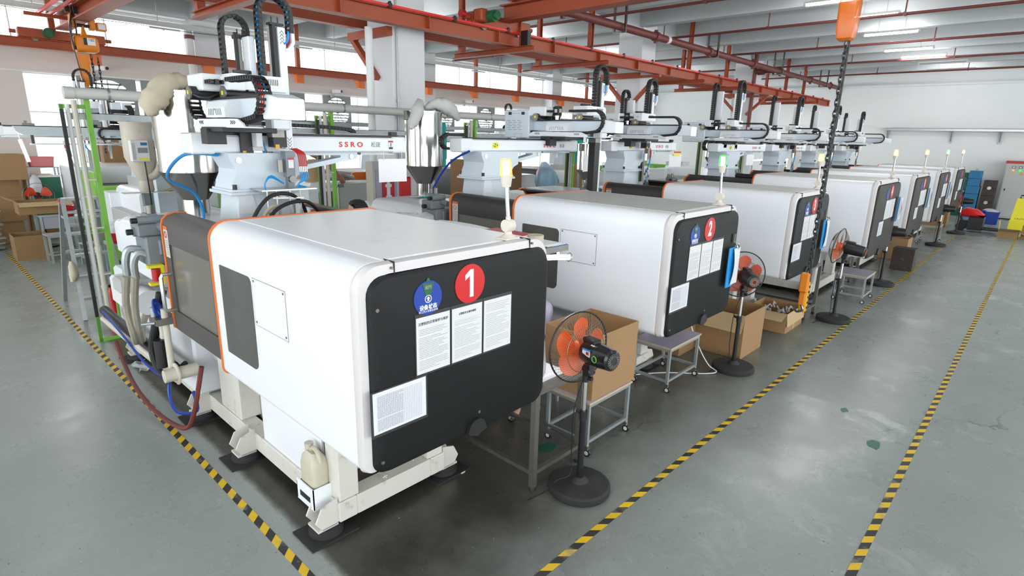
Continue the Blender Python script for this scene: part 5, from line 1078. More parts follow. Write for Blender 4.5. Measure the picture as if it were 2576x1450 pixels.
obj('hook_block', G('hoist_orange').box(-.055, .0, -.04, .04, .86, 1.06, .012).box(-.04, -.01, -.03, .03, .72, .86, .01).m('steel_dark').tube(smooth([(-.03, 0, .73), (-.03, -.02, .68), (-.03, .03, .65), (-.03, .06, .69)]), .012, 6), t)
pe = obj('pendant_control', G('yellow').box(.01, .075, -.035, .035, .64, .96, .012), t, label='yellow pendant control')
def btns():
    g = G('black')
    for i in range(5): g.cyl((.0425, -.035, .69+.055*i), (.0425, -.043, .69+.055*i), .012, n=10)
    return g
obj('buttons', btns(), pe, kind='stuff')
# ------------------------------------------------------------------ things at the end of the aisle
t = thing('mould_block', 'rusty steel mould block standing on the floor beside the aisle tape', 'mould', (12.85, 1.60, 0))
obj('block', G('mold_rust').box(0, .3, 0, .36, 0, .42, .008), t)
def mholes():
    g = G('black')
    for y in (.05, .31):
        for z in (.06, .36): g.cyl((-.002, y, z), (.01, y, z), .018, n=10)
    return g.m('steel_dark').cyl((-.006, .18, .22), (.01, .18, .22), .03)
obj('holes', mholes(), t)
t = thing('pallet_truck', 'red and black electric pallet truck parked at the end of the aisle', 'pallet truck', (20.75, 1.2, 0), radians(-90))
obj('hood', G('red_bright').loft([[on(p, 'x', x) for p in rrect(-.22*a, .22*a, .42, zt, .06)] for x, zt, a in ((-.50, .60, .8), (-.40, .66, 1), (-.15, .62, 1), (.03, .48, 1))]), t, label='red hood')
obj('chassis', G('black').box(-.30, .05, -.24, .24, .06, .42, .02).box(-.5, -.3, -.1, .1, .08, .3), t); text('lettering', 'CC15', .09, t, (-.12, .2215, .48), rot=(pi/2, 0, pi), m='paper', bold=.002)
for s in (-1, 1):
    obj('fork', lambda: G('black').box(.05, .85, -.08, .08, .08, .13, .008).cyl((.78, -.05, .04), (.78, .05, .04), .04, n=12), t, (0, .18*s, 0), key='fork')
obj('drive_wheel', G('rubber').cyl((-.45, -.09, .12), (-.45, .09, .12), .12, n=20), t)
obj('tiller', G('black').tube(smooth([(-.46, 0, .3), (-.56, 0, .6), (-.60, 0, .98), (-.62, 0, 1.08)]), .022, 8).box(-.68, -.58, -.14, .14, 1.06, 1.13, .02).m('red').cyl((-.62, -.02, 1.13), (-.62, .02, 1.13), .03), t)
for i, (x, y, z, w, d, h, m_, l) in enumerate(((24.9, 1.72, 0, .5, .36, .55, 'blue_mold', 'blue steel mould, bottom of the stack by the end wall'), (24.9, 1.72, .552, .5, .36, .5, 'blue_mold', 'blue steel mould, middle of the stack by the end wall'), (24.9, 1.74, 1.054, .5, .33, .50, 'blue_mold', 'bright blue steel mould with an eye bolt, top of the stack'),
                    (24.95, 1.30, 0, .5, .34, .30, 'mold_rust', 'rusty mould block, bottom of the brown stack by the end wall'), (24.95, 1.30, .302, .5, .34, .46, 'mold_rust', 'rusty mould block with a silver ring, middle of the brown stack'), (24.95, 1.30, .764, .5, .34, .50, 'mold_rust', 'rusty mould block with a silver ring, top of the brown stack'),
                    (25.2, 2.12, 0, .45, .3, 1.47, 'green_deep', 'dark green block behind the blue moulds by machine 7'))):
    t = thing('mould_block', l, 'mould', (x, y, z), group='moulds stacked at the end wall')
    obj('block', G(m_).box(0, w, 0, d, 0, h*.48, .008).box(0, w, 0, d, h*.5, h, .008), t)
    obj('plate_joint', G('black').box(.01, w-.01, .01, d-.01, h*.48, h*.5), t)
    if 'ring' in l: obj('locating_ring', G('alu').cyl((-.012, d/2, h*.5), (.01, d/2, h*.5), .055, n=20), t)
    if 'eye' in l: obj('eye_bolt', G('steel_dark').tube([(w/2, d/2+.03*cos(a*pi/5), h+.03+.03*sin(a*pi/5)) for a in range(10)], .008, 5, True), t)
t = thing('plastic_bin', 'blue plastic bin filled with white film by the end wall', 'bin', (23.7, 1.25, 0), group='blue plastic bins'); 
def binm(): return G('blue').loft([[on(p, 'z', z) for p in rrect(-.2*s, .2*s, -.17*s, .17*s, .03)] for z, s in ((0, .9), (.36, 1), (.36, 1.06), (.39, 1.06), (.39, .97), (.05, .86))])
obj('bin', binm, t, key='bluebin'); obj('film', lambda: G('bag_clear').lathe([(.16, .3), (.17, .40), (.10, .44), (.02, .45)], n=12), t, key='film')
dup(t, (23.3, 1.15, 0), .1, 'second blue plastic bin with white film, beside the first')
t = thing('control_cabinet', 'tall grey electrical cabinet with indicator lamps and a red top by the end wall', 'cabinet', (25.25, .25, 0))
obj('cabinet', G('light_grey').box(0, .6, 0, .95, .04, 1.84, .01).m('black').box(.02, .6, .02, .93, 0, .04), t); obj('red_trim', G('red').box(-.01, .6, -.01, .96, 1.84, 1.92), t); obj('door', G('light_grey').box(-.015, 0, .03, .92, .10, 1.80, .004).m('black').box(-.03, -.015, .82, .85, .95, 1.02), t)
for y, z, m_ in ((.73, 1.72, 'paper'), (.56, 1.72, 'paper'), (.73, 1.62, 'led_amber'), (.56, 1.62, 'led_green')): obj('indicator', G('black').box(-.03, -.015, y-.045, y+.045, z-.035, z+.035).m(m_).box(-.033, -.03, y-.03, y+.03, z-.022, z+.022) if m_ == 'paper' else G(m_).cyl((-.035, y, z), (-.015, y, z), .03, n=12), t)
obj('warning_triangle', G('yellow').prism([(.44, 1.48), (.56, 1.48), (.50, 1.58)], 'x', -.018, -.015), t)
t = thing('caution_sign', 'yellow folding caution board standing near the end wall', 'sign', (22.5, .40, 0), .0)
obj('board', G('yellow_bright').loft([[(x, -.22*s, z), (x+.02, -.22*s, z), (x+.02, .26*s, z), (x, .26*s, z)] for x, z, s in ((-.18, .26, 1), (-.02, .90, .86))]).loft([[(x, -.22*s, z), (x+.02, -.22*s, z), (x+.02, .26*s, z), (x, .26*s, z)] for x, z, s in ((.18, .26, 1), (.0, .90, .86))]).box(-.2, .2, -.24, .28, 0, .26), t)
obj('grip', G('black').tube([(0, .15, .9), (0, .15, .99), (0, -.1, .99), (0, -.1, .9)], .02, 6), t); obj('triangle', G('black').tube([(-.125, .12, .40), (-.125, -.16, .40), (-.065, -.02, .66)], .008, 4, True), t); text('lettering', 'CAUTION', .07, t, (-.167, .02, .315), rot=(pi/2-.24, 0, -pi/2), m='black')
# ------------------------------------------------------------------ people
def person(lab, loc, rz, joints, bones, radii, shirt, hair=True, legs=None):
    t = thing('person', lab, 'person', loc, rz)
    me = bpy.data.meshes.new('body'); me.from_pydata(joints, bones, []); o = bpy.data.objects.new('body', me); C.objects.link(o); o.parent = t
    s = o.modifiers.new('s', 'SKIN'); o.modifiers.new('d', 'SUBSURF').levels = 1; o.modifiers['d'].render_levels = 1
    for v, r in zip(me.skin_vertices[0].data, radii): v.radius = r if isinstance(r, tuple) else (r, r)
    me.skin_vertices[0].data[0].use_root = True
    bpy.context.view_layer.update(); m2 = bpy.data.meshes.new_from_object(o.evaluated_get(bpy.context.evaluated_depsgraph_get())); bpy.data.objects.remove(o)
    m2.materials.clear(); m2.materials.append(MATS['skin']); m2.materials.append(MATS[shirt]); m2.materials.append(MATS[legs or shirt])
    for p in m2.polygons:
        z = p.center.z; p.use_smooth = True; p.material_index = shirt_rule(p.center, joints)
    obj('body', m2, t); return t
def head(t, c, yaw, hs=1.0):
    h = bpy.data.objects.new('head', None)
    hc = Vector(c); g = G('skin')
    prof = [(.030, -.115), (.052, -.10), (.066, -.06), (.074, -.01), (.078, .04), (.073, .08), (.055, .108), (.02, .122)]
    rs = []
    for r, z in prof: rs.append([(hc.x+(r*1.12+(.012 if (abs(z+.05) < .06) else 0)*max(0, cos(2*pi*k/18-yaw)))*cos(2*pi*k/18), hc.y+r*1.05*sin(2*pi*k/18), hc.z+z) for k in range(18)])
    g.loft(rs); d = Vector((cos(yaw), sin(yaw), 0)); n = Vector((-d.y, d.x, 0))
    g.loft([[hc+d*(.075+a)+n*b*w+Vector((0, 0, z)) for b in (-1, 1, 0)] for z, a, w in ((.01, .006, .006), (-.035, .028, .014), (-.045, .008, .012))])
    for s in (-1, 1): g.loft([[hc+n*s*(.078+.012*q)+d*(x-.005)+Vector((0, 0, z)) for x, z in ((-.012, -.03), (.012, -.035), (.016, .01), (-.006, .02))] for q in (0, 1)])
    hd_ = obj('head', g, t)
    g2 = G('hair'); rs = []
    for r, z in ((.079, .015), (.083, .05), (.079, .088), (.060, .116), (.025, .130)):
        rs.append([(hc.x+r*1.13*cos(2*pi*k/18)-d.x*.012*(1 if z < .06 else 0), hc.y+r*1.06*sin(2*pi*k/18)-d.y*.012*(1 if z < .06 else 0), hc.z+z+(.045 if z < .06 and cos(2*pi*k/18-yaw) > .35 else 0)-(.06 if z < .03 and cos(2*pi*k/18-yaw) < .2 else 0)) for k in range(18)])
    obj('hair', g2.loft(rs), hd_)
    g3 = G('hair')
    for s in (-1, 1): p = hc+d*.078+n*s*.03+Vector((0, 0, .0)); g3.cyl(p, p+d*.006, .008, n=8); g3.bar(p+Vector((0, 0, .018))-n*.014, p+Vector((0, 0, .018))+n*.014, .004)
    g3.m('red').bar(hc+d*.083+n*-.02+Vector((0, 0, -.065)), hc+d*.083+n*.02+Vector((0, 0, -.065)), .006); obj('face', g3, hd_)
def shirt_rule(c, J): return 1 if (c.z > .92 and c.z < 1.36 and abs(c.y) < .29) else (2 if c.z < .92 and c.z > .08 else (2 if c.z <= .08 else 0))
def hand(t, w, d, up):
    w = Vector(w); d = Vector(d).normalized(); u = Vector(up).normalized(); s = d.cross(u); g = G('skin')
    g.loft([[w+d*a+s*x*wd+u*z*.012 for x, z in ((-1, -1), (1, -1), (1, 1), (-1, 1))] for a, wd in ((-.01, .024), (.03, .038), (.085, .040))])
    for i, l in enumerate((.062, .072, .068, .054)):
        o = w+d*.083+s*(-.030+.020*i); g.tube([o, o+d*l*.5-u*.006, o+d*l*.8-u*.022, o+d*l-u*.04], [.0095, .009, .008, .006], 6)
    o = w+d*.03-s*.035; g.tube([o, o-s*.025+d*.02, o-s*.032+d*.05-u*.01], [.012, .010, .007], 6)
    obj('hand', g, t)
# worker standing between machines 1 and 2, only the head shows
J = [(0, 0, .93), (0, 0, 1.12), (0, 0, 1.34), (0, 0, 1.41), (.0, .17, 1.34), (.10, .22, 1.08), (.30, .14, 1.02), (0, -.17, 1.34), (.10, -.22, 1.08), (.30, -.14, 1.02), (0, .09, .86), (.0, .10, .48), (-.02, .10, .08), (.12, .11, .03), (0, -.09, .86), (.0, -.10, .48), (-.02, -.10, .08), (.12, -.11, .03)]
B = [(0, 1), (1, 2), (2, 3), (2, 4), (4, 5), (5, 6), (2, 7), (7, 8), (8, 9), (0, 10), (10, 11), (11, 12), (12, 13), (0, 14), (14, 15), (15, 16), (16, 17)]
Rr = [.13, .125, .12, .05, .06, .042, .03, .06, .042, .03, .085, .058, .04, .035, .085, .058, .04, .035]
p1 = person('person with short black hair standing between machines 1 and 2', (2.95, 4.75, 0), radians(100), J, B, Rr, 'machine_grey', legs='black')
head(p1, (0.01, 0, 1.555), .62); hand(p1, (.31, .14, 1.02), (1, -.2, -.1), (0, 0, 1)); hand(p1, (.31, -.14, 1.02), (1, .2, -.1), (0, 0, 1))
# worker seated at the bench behind machine 1, only an ankle and shoe show
J = [(0, 0, .55), (.02, 0, .74), (.04, 0, .94), (.05, 0, 1.0), (.04, .16, .93), (.12, .20, .72), (.34, .14, .76), (.04, -.16, .93), (.12, -.20, .72), (.34, -.14, .76), (.05, .10, .52), (.40, .11, .50), (.36, .11, .09), (.48, .12, .035), (.05, -.10, .52), (.40, -.11, .50), (.34, -.11, .09), (.46, -.12, .035)]
Rr = [.13, .125, .12, .05, .06, .042, .03, .06, .042, .03, .085, .06, .036, .034, .085, .06, .036, .034]
def shirt_rule(c, J): return 1 if c.z > .60 and c.x < .3 else (0 if c.z > .6 or (.065 < c.z < .30) else 2)
p2 = person('person seated at the bench behind machine 1, bare ankle and black shoe showing', (3.55, 3.02, 0), radians(186), J, B, Rr, 'lilac', legs='black')
head(p2, (.07, 0, 1.12), 0); hand(p2, (.35, .14, .76), (1, -.2, -.1), (0, 0, 1)); hand(p2, (.35, -.14, .76), (1, .2, -.1), (0, 0, 1))
t = thing('stool', 'square steel stool under the person seated at the bench', 'stool', (3.60, 3.0, 0)); obj('seat', G('lilac').box(-.15, .15, -.15, .15, .40, .43), t)
for a in (-.13, .13):
    for b in (-.13, .13): obj('leg', lambda: G('galv').box(-.012, .012, -.012, .012, 0, .40), t, (a, b, 0), key='stoolleg')

for i, (x, y, r, l) in enumerate(((3.05, 2.42, .07, 'green paint spot on the floor under the trolley with the big box'), (4.95, .62, .06, 'green paint spot on the aisle floor, nearest the right tape'), (5.45, .95, .035, 'small green paint spot in the middle of the aisle'))):
    rn = random.Random(60+i); tag(obj('paint_spot', G('green_deep').prism([(r*(1.6*cos(a*pi/5))*rn.uniform(.6, 1.1), r*sin(a*pi/5)*rn.uniform(.6, 1.1)) for a in range(10)], 'z', .0003, .0012), None, (x, y, 0)), l, 'paint spot')
tag(obj('extension_cable', G('paper').tube(smooth([(5.22, 2.45, .78), (5.20, 2.35, .5), (5.30, 2.28, .25), (5.42, 2.22, .06), (5.40, 2.12, .02), (5.28, 2.2, .01), (5.0, 2.5, .01), (4.7, 2.7, .01)], 6), .006, 6)), 'white power cord hanging to the floor right of the empty trolley', 'cord')
# ------------------------------------------------------------------ pipe rack behind the near row
t = thing('air_duct', 'long pale grey duct pipe carried on the green posts behind the near row', 'duct', (0, 7.2, 2.605))
obj('duct', G('pipe_grey').cyl((1.28, 0, 0), (21, 0, 0), .055, n=18).cyl((1.25, 0, 0), (1.33, 0, 0), .06, n=18), t)
for x in (1.62, 2.9, 4.3, 5.6, 7.1, 8.6, 10.2, 12, 14): obj('joint_band', lambda: G('galv').cyl((-.012, 0, 0), (.012, 0, 0), .0575, n=18), t, (x, 0, 0), key='ductband')
for x, g_ in ((1.33, 'nearest, left of the valve block'), (4.05, 'behind the nearest robot bracket'), (6.72, 'behind the hopper on machine 2'), (9.5, 'behind the raised arm of the second robot'), (12.4, 'fifth along the duct'), (15.4, 'sixth along the duct'), (18.4, 'farthest along the duct')):
    t = thing('pipe_post', 'lime green steel post with white pipes, '+g_, 'post', (x, 7.28, 0), group='lime green pipe posts')
    obj('post', lambda: G('green').box(.09, .135, -.02, .03, 0, 2.56).box(.135, .14, .03, .035, 0, 2.5), t, key='gpost'); obj('post', lambda: G('green_dark').box(-.115, -.085, .0, .03, 0, 2.50), t, key='gpost2')
    obj('cross_bar', lambda: G('green').box(-.12, .09, .0, .03, 2.46, 2.50).box(-.12, .09, .0, .03, 1.2, 1.23).box(-.12, .1, .0, .03, 0, .03), t, key='gcross')
    obj('water_pipe', lambda: G('pvc').cyl((.0, -.03, .35), (.0, -.03, 2.54), .026, n=10).cyl((.0, -.03, 1.0), (.0, -.03, 1.06), .033, n=10).cyl((.0, -.03, .6), (.0, -.03, .64), .033, n=10), t, key='gpipe')
    obj('water_pipe', lambda: G('paper').cyl((-.055, -.01, .35), (-.055, -.01, 2.50), .02, n=10), t, key='gpipe2'); obj('cable_channel', lambda: G('black').box(-.125, -.095, -.05, -.02, .3, 2.45), t, key='gchan')
    def clips():
        g = G('pvc')
        for z in (.75, 1.25, 1.75, 2.2): g.box(.0, .08, -.055, -.045, z, z+.015)
        return g
    obj('pipe_clip', clips, t, key='gclip')
for x0, x1, z, y, l in ((1.28, 4.2, 2.385, 7.345, 'grey steel rail below the duct, left of the nearest hopper'), (3.2, 9.0, 2.30, 7.345, 'grey steel rail below the duct behind the big column'), (3.4, 12.0, 2.42, 8.6, 'grey steel rail farther back behind the duct')):
    t = thing('cable_rail', l, 'rail', (x0, y, 0)); obj('rail', G('galv').box(0, x1-x0, -.03, .03, z-.03, z+.03).m('black').box(.05, x1-x0-.05, -.025, .025, z+.03, z+.036), t)
    for xx in ((.4, x1-x0-.4) if y > 8 else ()): obj('support', G('galv').box(xx-.02, xx+.02, -.02, .02, 0, z-.03), t)
# ------------------------------------------------------------------ machines of the far row
def far_machine(x, y, lab, col='green', w=1.3, zt=1.5, L=4.4, letters=None):
    t = thing('moulding_machine', lab, 'machine', (x, y, 0), group='moulding machines of the far row'); k = col+'%g%g%g' % (w, zt, L)
    # clamp end faces the windows; injection end faces the near row
    obj('base', lambda: G('green_dark' if col == 'green' else 'cream').box(.1, w-.1, .1, L, .08, .62, .01).m('rubber').box(.15, .35, .2, .5, 0, .08).box(w-.35, w-.15, .2, .5, 0, .08).box(.15, .35, L-.6, L-.2, 0, .08).box(w-.35, w-.15, L-.6, L-.2, 0, .08), t, key='fmb'+k)
    obj('cabinet', lambda: G('light_grey').box(.05, w-.05, 0, 1.5, .55, 1.02, .01).m('white').box(.05, w*.5, 1.5, 2.0, .5, 1.25, .01), t, key='fmc'+k)
    obj('injection_cover', lambda: G('white').loft([[on(p, 'y', yy) for p in rrect(.2, w-.2, .95, 1.36, (.02, .02, .1, .1))] for yy in (.4, 1.7)]).m('black').box(.25, w-.25, 1.7, 2.2, .8, 1.2), t, key='fmi'+k)
    if col == 'green':
        d = obj('safety_door', lambda: G('green').box(0, .06, 2.1, 2.5, .5, zt-.02, .008).box(0, .06, 2.9, 3.4, .5, zt-.02, .008).box(0, .06, 2.5, 2.9, .5, .7).box(0, .06, 2.5, 2.9, zt-.15, zt-.02).box(w-.06, w, 2.1, 3.4, .5, zt-.02, .008).box(.0, w, 2.06, 2.12, .5, zt-.25), t, key='fmd'+k)
        obj('door_window', lambda: G('acrylic').box(.02, .03, 2.5, 2.9, .7, zt-.15), d, key='fmdw'+k); obj('handle', lambda: G('beige').box(-.03, 0, 2.3, 2.36, .7, zt-.3), d, key='fmdh'+k)
    else:
        d = obj('safety_door', lambda: G('charcoal').loft([[on(p, 'y', yy) for p in rrect(0, w, .55, zt, (.02, .02, .1, .1))] for yy in (2.05, 3.2)]), t, key='fmd'+k)
        obj('orange_edge', lambda: G('orange').loft([[on(p, 'y', yy) for p in rrect(-.006, w+.006, .55, zt+.006, (.02, .02, .1, .1))] for yy in (2.0, 2.05)]).loft([[on(p, 'y', yy) for p in rrect(-.006, w+.006, .55, zt+.006, (.02, .02, .1, .1))] for yy in (3.2, 3.24)]), d, key='fme'+k)
    obj('clamp_cover', lambda: G('white').loft([[on(p, 'y', yy) for p in rrect(0, w, .6, zt, (.03, .03, .08, .08))] for yy in (3.4, L+.3)]), t, key='fmk'+k)
    obj('platen', lambda: G('black').box(.12, w-.12, 2.2, 3.35, .6, zt-.3), t, key='fmp'+k)
    obj('mount_plate', lambda: G('light_grey').box(w/2-.28, w/2+.3, 1.15, 1.85, .6, 1.50), t, key='fmm'+k)
    if letters: text('lettering', letters[0], .11, t, (.35, -.004, .9), m=letters[1], bold=.001)
    return t
far_machine(2.25, 9.6, 'lime green and white moulding machine behind the beige dryer at the left', 'green', 1.4, 1.56, 4.6)
far_machine(4.75, 9.9, 'white and green moulding machine seen under the nearest robot bracket', 'green', 1.4, 1.45, 4.2)
far_machine(7.0, 9.5, 'white moulding machine with red letters behind the second hopper', 'orange', 1.3, 1.42, 4.2, ('MHG', 'red'))
far_machine(10.3, 9.4, 'white moulding machine with dark end seen behind the robot of machine 2', 'orange', 1.3, 1.4, 4.2)
far_machine(13.3, 9.4, 'white moulding machine with blue part behind machine 3', 'orange', 1.4, 1.35, 4.2)
far_machine(16.6, 9.3, 'lime green moulding machine behind the robot of machine 3', 'green', 1.6, 1.35, 4.2)
far_machine(20.2, 9.3, 'lime green moulding machine behind machine 4', 'green', 1.6, 1.35, 4.2)
# control unit of the machine under the robot bracket
t = thing('control_housing', 'white housing with a grey window and green lettering behind the nearest robot', 'housing', (4.68, 9.05, 0))
obj('housing', G('white').prism([(0, .80), (.12, .72), (.50, .72), (.56, 1.0), (.56, 1.45), (.06, 1.45), (0, 1.36)], 'y', 0, .5).m('light_grey').box(.58, 1.42, .02, .6, .93, 1.42, .006).m('black').box(.05, 1.35, .05, .55, 0, .72), t)
obj('window', G('win_dark').box(.18, .44, -.004, .002, 1.0, 1.30), t); obj('label', G('orange').box(.02, .14, -.004, 0, .98, 1.02).m('black').box(.02, .14, -.004, 0, .90, .97), t)
text('lettering', 'UN160', .085, t, (.34, -.004, 1.385), m='green'); text('lettering', 'A5S', .085, t, (.60, -.004, 1.385), m='black')
sack('sack', 'sack_white', 'white woven sack lying on the housing behind the nearest robot', 'sack', [(-.3, 0, .0, .02, .06), (-.22, 0, .06, .08, .18), (0, 0, .11, .16, .22), (.22, 0, .07, .10, .18), (.34, 0, .01, .03, .08)], (5.35, 9.32, 1.46), 9)
sack('plastic_sack', 'tan_bag', 'tan paper bag in a clear tub behind the nearest robot bracket', 'sack', [(0, 0, 0, .15, .13), (0, 0, .15, .17, .14), (.02, 0, .3, .16, .13), (.05, 0, .36, .12, .10), (.06, 0, .37, .03, .03)], (4.90, 9.3, 1.46), 10)
t = thing('hydrant_cabinet', 'brown fire hydrant cabinet with a red sign by the big column', 'cabinet', (4.60, 6.98, 0))
obj('cabinet', G('beige').box(0, .40, 0, .2, .95, 1.90, .008).m('light_grey').box(-.02, .42, -.012, 0, 1.80, 1.90).box(-.02, .02, -.012, 0, .95, 1.8).box(.38, .42, -.012, 0, .95, 1.8).m('lilac').box(.03, .38, -.006, 0, .98, 1.79), t)
obj('feet', G('galv_dark').box(0, .04, 0, .2, 0, .95).box(.36, .4, 0, .2, 0, .95), t)
sg = obj('sign', G('red').box(.13, .34, -.014, -.008, 1.36, 1.70).m('paper').box(.13, .34, -.014, -.008, 1.27, 1.36), t, label='red hydrant sign')
obj('hydrant_symbol', G('paper').prism([(.19, 1.40), (.29, 1.40), (.29, 1.42), (.265, 1.43), (.265, 1.54), (.29, 1.55), (.29, 1.585), (.265, 1.59), (.25, 1.64), (.235, 1.665), (.22, 1.64), (.205, 1.59), (.18, 1.585), (.18, 1.55), (.205, 1.54), (.205, 1.43), (.19, 1.42)], 'y', -.017, -.014), sg)
text('lettering', '消火栓', .035, sg, (.235, -.0145, 1.332), m='red'); text('lettering', 'Fire Hydrant', .026, sg, (.235, -.0145, 1.295), m='red')
tag(obj('red_cabinet', G('red_bright').box(5.02, 5.24, 6.95, 7.15, .9, 1.68, .02).m('galv_dark').box(5.03, 5.23, 6.97, 7.13, 0, .9)), 'bright red panel standing right of the hydrant cabinet', 'panel')
tag(obj('suction_hose', G('copper_hose').tube(smooth([(4.22, 8.9, 2.1), (4.7, 8.95, 1.95), (5.05, 9.0, 1.75), (5.4, 9.15, 1.44)], 8), .045, 10)), 'copper coloured ribbed suction hose behind the green posts', 'hose')
# boxes and bags on the far row
for a in ((8.45, 9.3, 0, .2, .5, 1.78, 'tall narrow cardboard box behind the robot column of machine 2'), (9.55, 9.2, .0, .62, .5, 1.72, 'tall cardboard box beneath the robot bracket of machine 2'), (12.5, 9.0, .0, .55, .5, 1.66, 'tall cardboard box right of the teal cabinet behind machine 3'), (3.0, 14.4, 1.55, .9, .6, .6, 'cardboard box by the window behind the green post')):
    carton(*a, closed=True, m='card_dark' if a[0] < 10 else 'card')
sack('plastic_sack', 'bag_blue', 'big pale blue plastic bag of pellets behind machine 2', 'sack', [(0, 0, 0, .26, .2), (0, 0, .25, .34, .26), (-.02, 0, .48, .28, .2), (-.08, 0, .62, .16, .12), (-.14, 0, .72, .07, .05)], (10.75, 8.9, 1.0), 12)
tag(obj('bag_stand', G('galv_dark').box(10.45, 11.05, 8.65, 9.15, .95, .998).box(10.47, 10.51, 8.67, 8.71, 0, .95).box(10.99, 11.03, 8.67, 8.71, 0, .95).box(10.47, 10.51, 9.09, 9.13, 0, .95).box(10.99, 11.03, 9.09, 9.13, 0, .95)), 'steel stand under the pale blue plastic bag', 'stand')
tag(obj('control_cabinet', G('teal').box(9.28, 9.42, 6.9, 7.0, 1.82, 2.36, .01).m('galv_dark').box(9.33, 9.37, 7.0, 7.24, 2.0, 2.04)), 'flat teal control cabinet hanging behind the robot arm of machine 2', 'cabinet')
for x, l in ((11.9, 'lit tube lamp low over the far row, left one'), (0, 0)):
    if l: pass
for x, y, l in ((22.5, 8.2, 'left of two lit tube lamps low behind the far robots'), (24.2, 8.0, 'right of two lit tube lamps low behind the far robots')):
    t = thing('work_lamp', l, 'lamp', (x, y, 1.66), group='low tube lamps'); obj('tube', lambda: G('led_white').cyl((-.75, 0, 0), (.75, 0, 0), .02), t, key='wl'); obj('stand', lambda: G('light_grey').box(-.76, -.72, -.02, .02, -1.66, .03).box(.72, .76, -.02, .02, -1.66, .03), t, key='wls')
# robots of the far row
for x, y, cx, yc, l in ((2.9, 11.0, 2.55, 11.2, 'take-out robot of the far row rising behind the duct at the left'), (7.4, 11.2, 8.6, 11.2, 'take-out robot of the far row left of the big column'), (10.9, 11.0, 11.9, 11.0, 'take-out robot of the far row right of the second hopper'), (14.0, 11.0, 15.4, 11.0, 'take-out robot of the far row behind the control box of machine 2')):
    robot(x, y, 2*x-cx, 2*y-yc, 1.0, l, -.46, 1.9, rz=pi, mz=0, sz=-.1)
t = thing('takeout_beam', 'blue-grey robot beam with a looped cable chain reaching left over the green machine', 'robot', (1.15, 9.9, 0))
obj('beam', G('robot_white').prism([(0, 2.20), (.06, 2.16), (1.7, 2.16), (1.7, 2.26), (-.02, 2.27)], 'y', -.06, .06).m('black').box(.05, 1.7, -.05, -.02, 2.265, 2.28), t); obj('lower_rail', G('alu').box(.12, 1.7, -.03, .0, 2.035, 2.055).m('black').box(.14, .17, -.03, 0, 2.05, 2.16), t)
link_chain(t, 'cable_chain', [(1.5, -.09, 2.26), (.95, -.09, 2.26)]+[(.95-.07*sin(a), -.09, 2.19+.07*cos(a)) for a in [pi*i/8 for i in range(9)]]+[(1.5, -.09, 2.12)], .05, (0, 1, 0), .035, .025)
obj('mount_post', G('robot_white').box(1.5, 1.75, -.1, .1, 1.0, 2.16), t); obj('end_stop', G('galv_dark').box(.08, .2, -.05, .03, 2.28, 2.31).box(.1, .13, -.02, .02, 2.31, 2.34), t)
tag(obj('hanging_lamp', G('led_white').cyl((1.22, 9.85, 1.82), (1.17, 9.85, 2.10), .018).m('steel').cyl((1.17, 9.85, 2.10), (1.165, 9.85, 2.2), .004)), 'short lit tube hanging at the left end of the blue-grey robot beam', 'lamp')
# beige hopper dryer at the left
t = thing('hopper_dryer', 'dirty beige hopper dryer with a control box left of the nearest steel hopper', 'hopper', (2.45, 9.55, 0))
obj('barrel', G('beige').lathe([(.09, 1.55), (.22, 1.88), (.22, 2.34), (.235, 2.34), (.235, 2.36), (.1, 2.37)], n=26).lathe([(.08, 1.38), (.10, 1.42), (.09, 1.55)], n=16), t); cb = obj('control_box', G('paper').box(-.20, .02, -.30, -.20, 1.83, 2.12, .01), t)
obj('label', G('blue_mold').box(-.08, .0, -.303, -.30, 2.05, 2.09).m('yellow_bright').box(-.12, .01, -.303, -.30, 1.85, 1.88).m('machine_grey').box(-.12, .0, -.302, -.30, 1.95, 2.02).m('light_grey').box(-.19, -.15, -.303, -.30, 1.86, 2.08), cb)
obj('blower_pipe', G('beige').tube(smooth([(.18, -.15, 2.15), (.17, -.17, 1.95), (.16, -.17, 1.75), (.10, -.12, 1.64), (.02, -.1, 1.60)], 8), .055, 12).m('galv_dark').cyl((.17, -.17, 2.0), (.17, -.17, 2.03), .06), t); obj('motor', G('light_grey').cyl((.22, -.15, 2.22), (.42, -.15, 2.22), .06), t); obj('slide', G('alu').box(-.3, .3, -.08, .1, 1.375, 1.385), t)
obj('stand', G('machine_grey').box(-.06, .06, -.05, .07, 1.02, 1.38), t); obj('cable', G('black').tube(smooth([(-.05, -.28, 1.83), (-.04, -.28, 1.5), (-.02, -.2, 1.2), (-.05, -.15, 1.05)]), .01, 5), t)
sack('plastic_bag', 'bag_clear', 'clear plastic bag wrapped over the blower of the beige dryer', 'bag', [(0, 0, .14, .06, .06), (0, 0, .08, .12, .1), (0, 0, -.08, .12, .1), (0, 0, -.16, .06, .06)], (2.67, 9.38, 2.20), 14)
t = thing('receiver_hopper', 'small steel hopper with a white bag below, right of the beige dryer', 'hopper', (3.05, 9.6, 0)); obj('barrel', G('steel').lathe([(.05, 1.72), (.14, 1.88), (.14, 2.10), (.145, 2.10), (.145, 2.12)], n=22), t); obj('feed_pipe', G('copper_hose').tube(smooth([(0, 0, 2.1), (.0, -.05, 2.22), (.12, -.08, 2.24), (.22, -.1, 2.1)]), .06, 9), t); obj('bag', G('sack_white').lathe([(.05, 1.72), (.06, 1.68), (.10, 1.55), (.11, 1.44), (.04, 1.42)], n=12), t)
obj('stand', G('machine_grey').box(-.03, .03, .1, .16, 1.0, 1.9), t)
sack('paper_sack', 'tan_bag', 'brown paper sack lying on the grey cabinet behind the nearest valve block', 'sack', [(-.3, 0, .02, .03, .1), (-.15, 0, .05, .1, .15), (.1, 0, .06, .12, .16), (.32, 0, .03, .05, .12)], (2.95, 9.35, 1.39), 15)
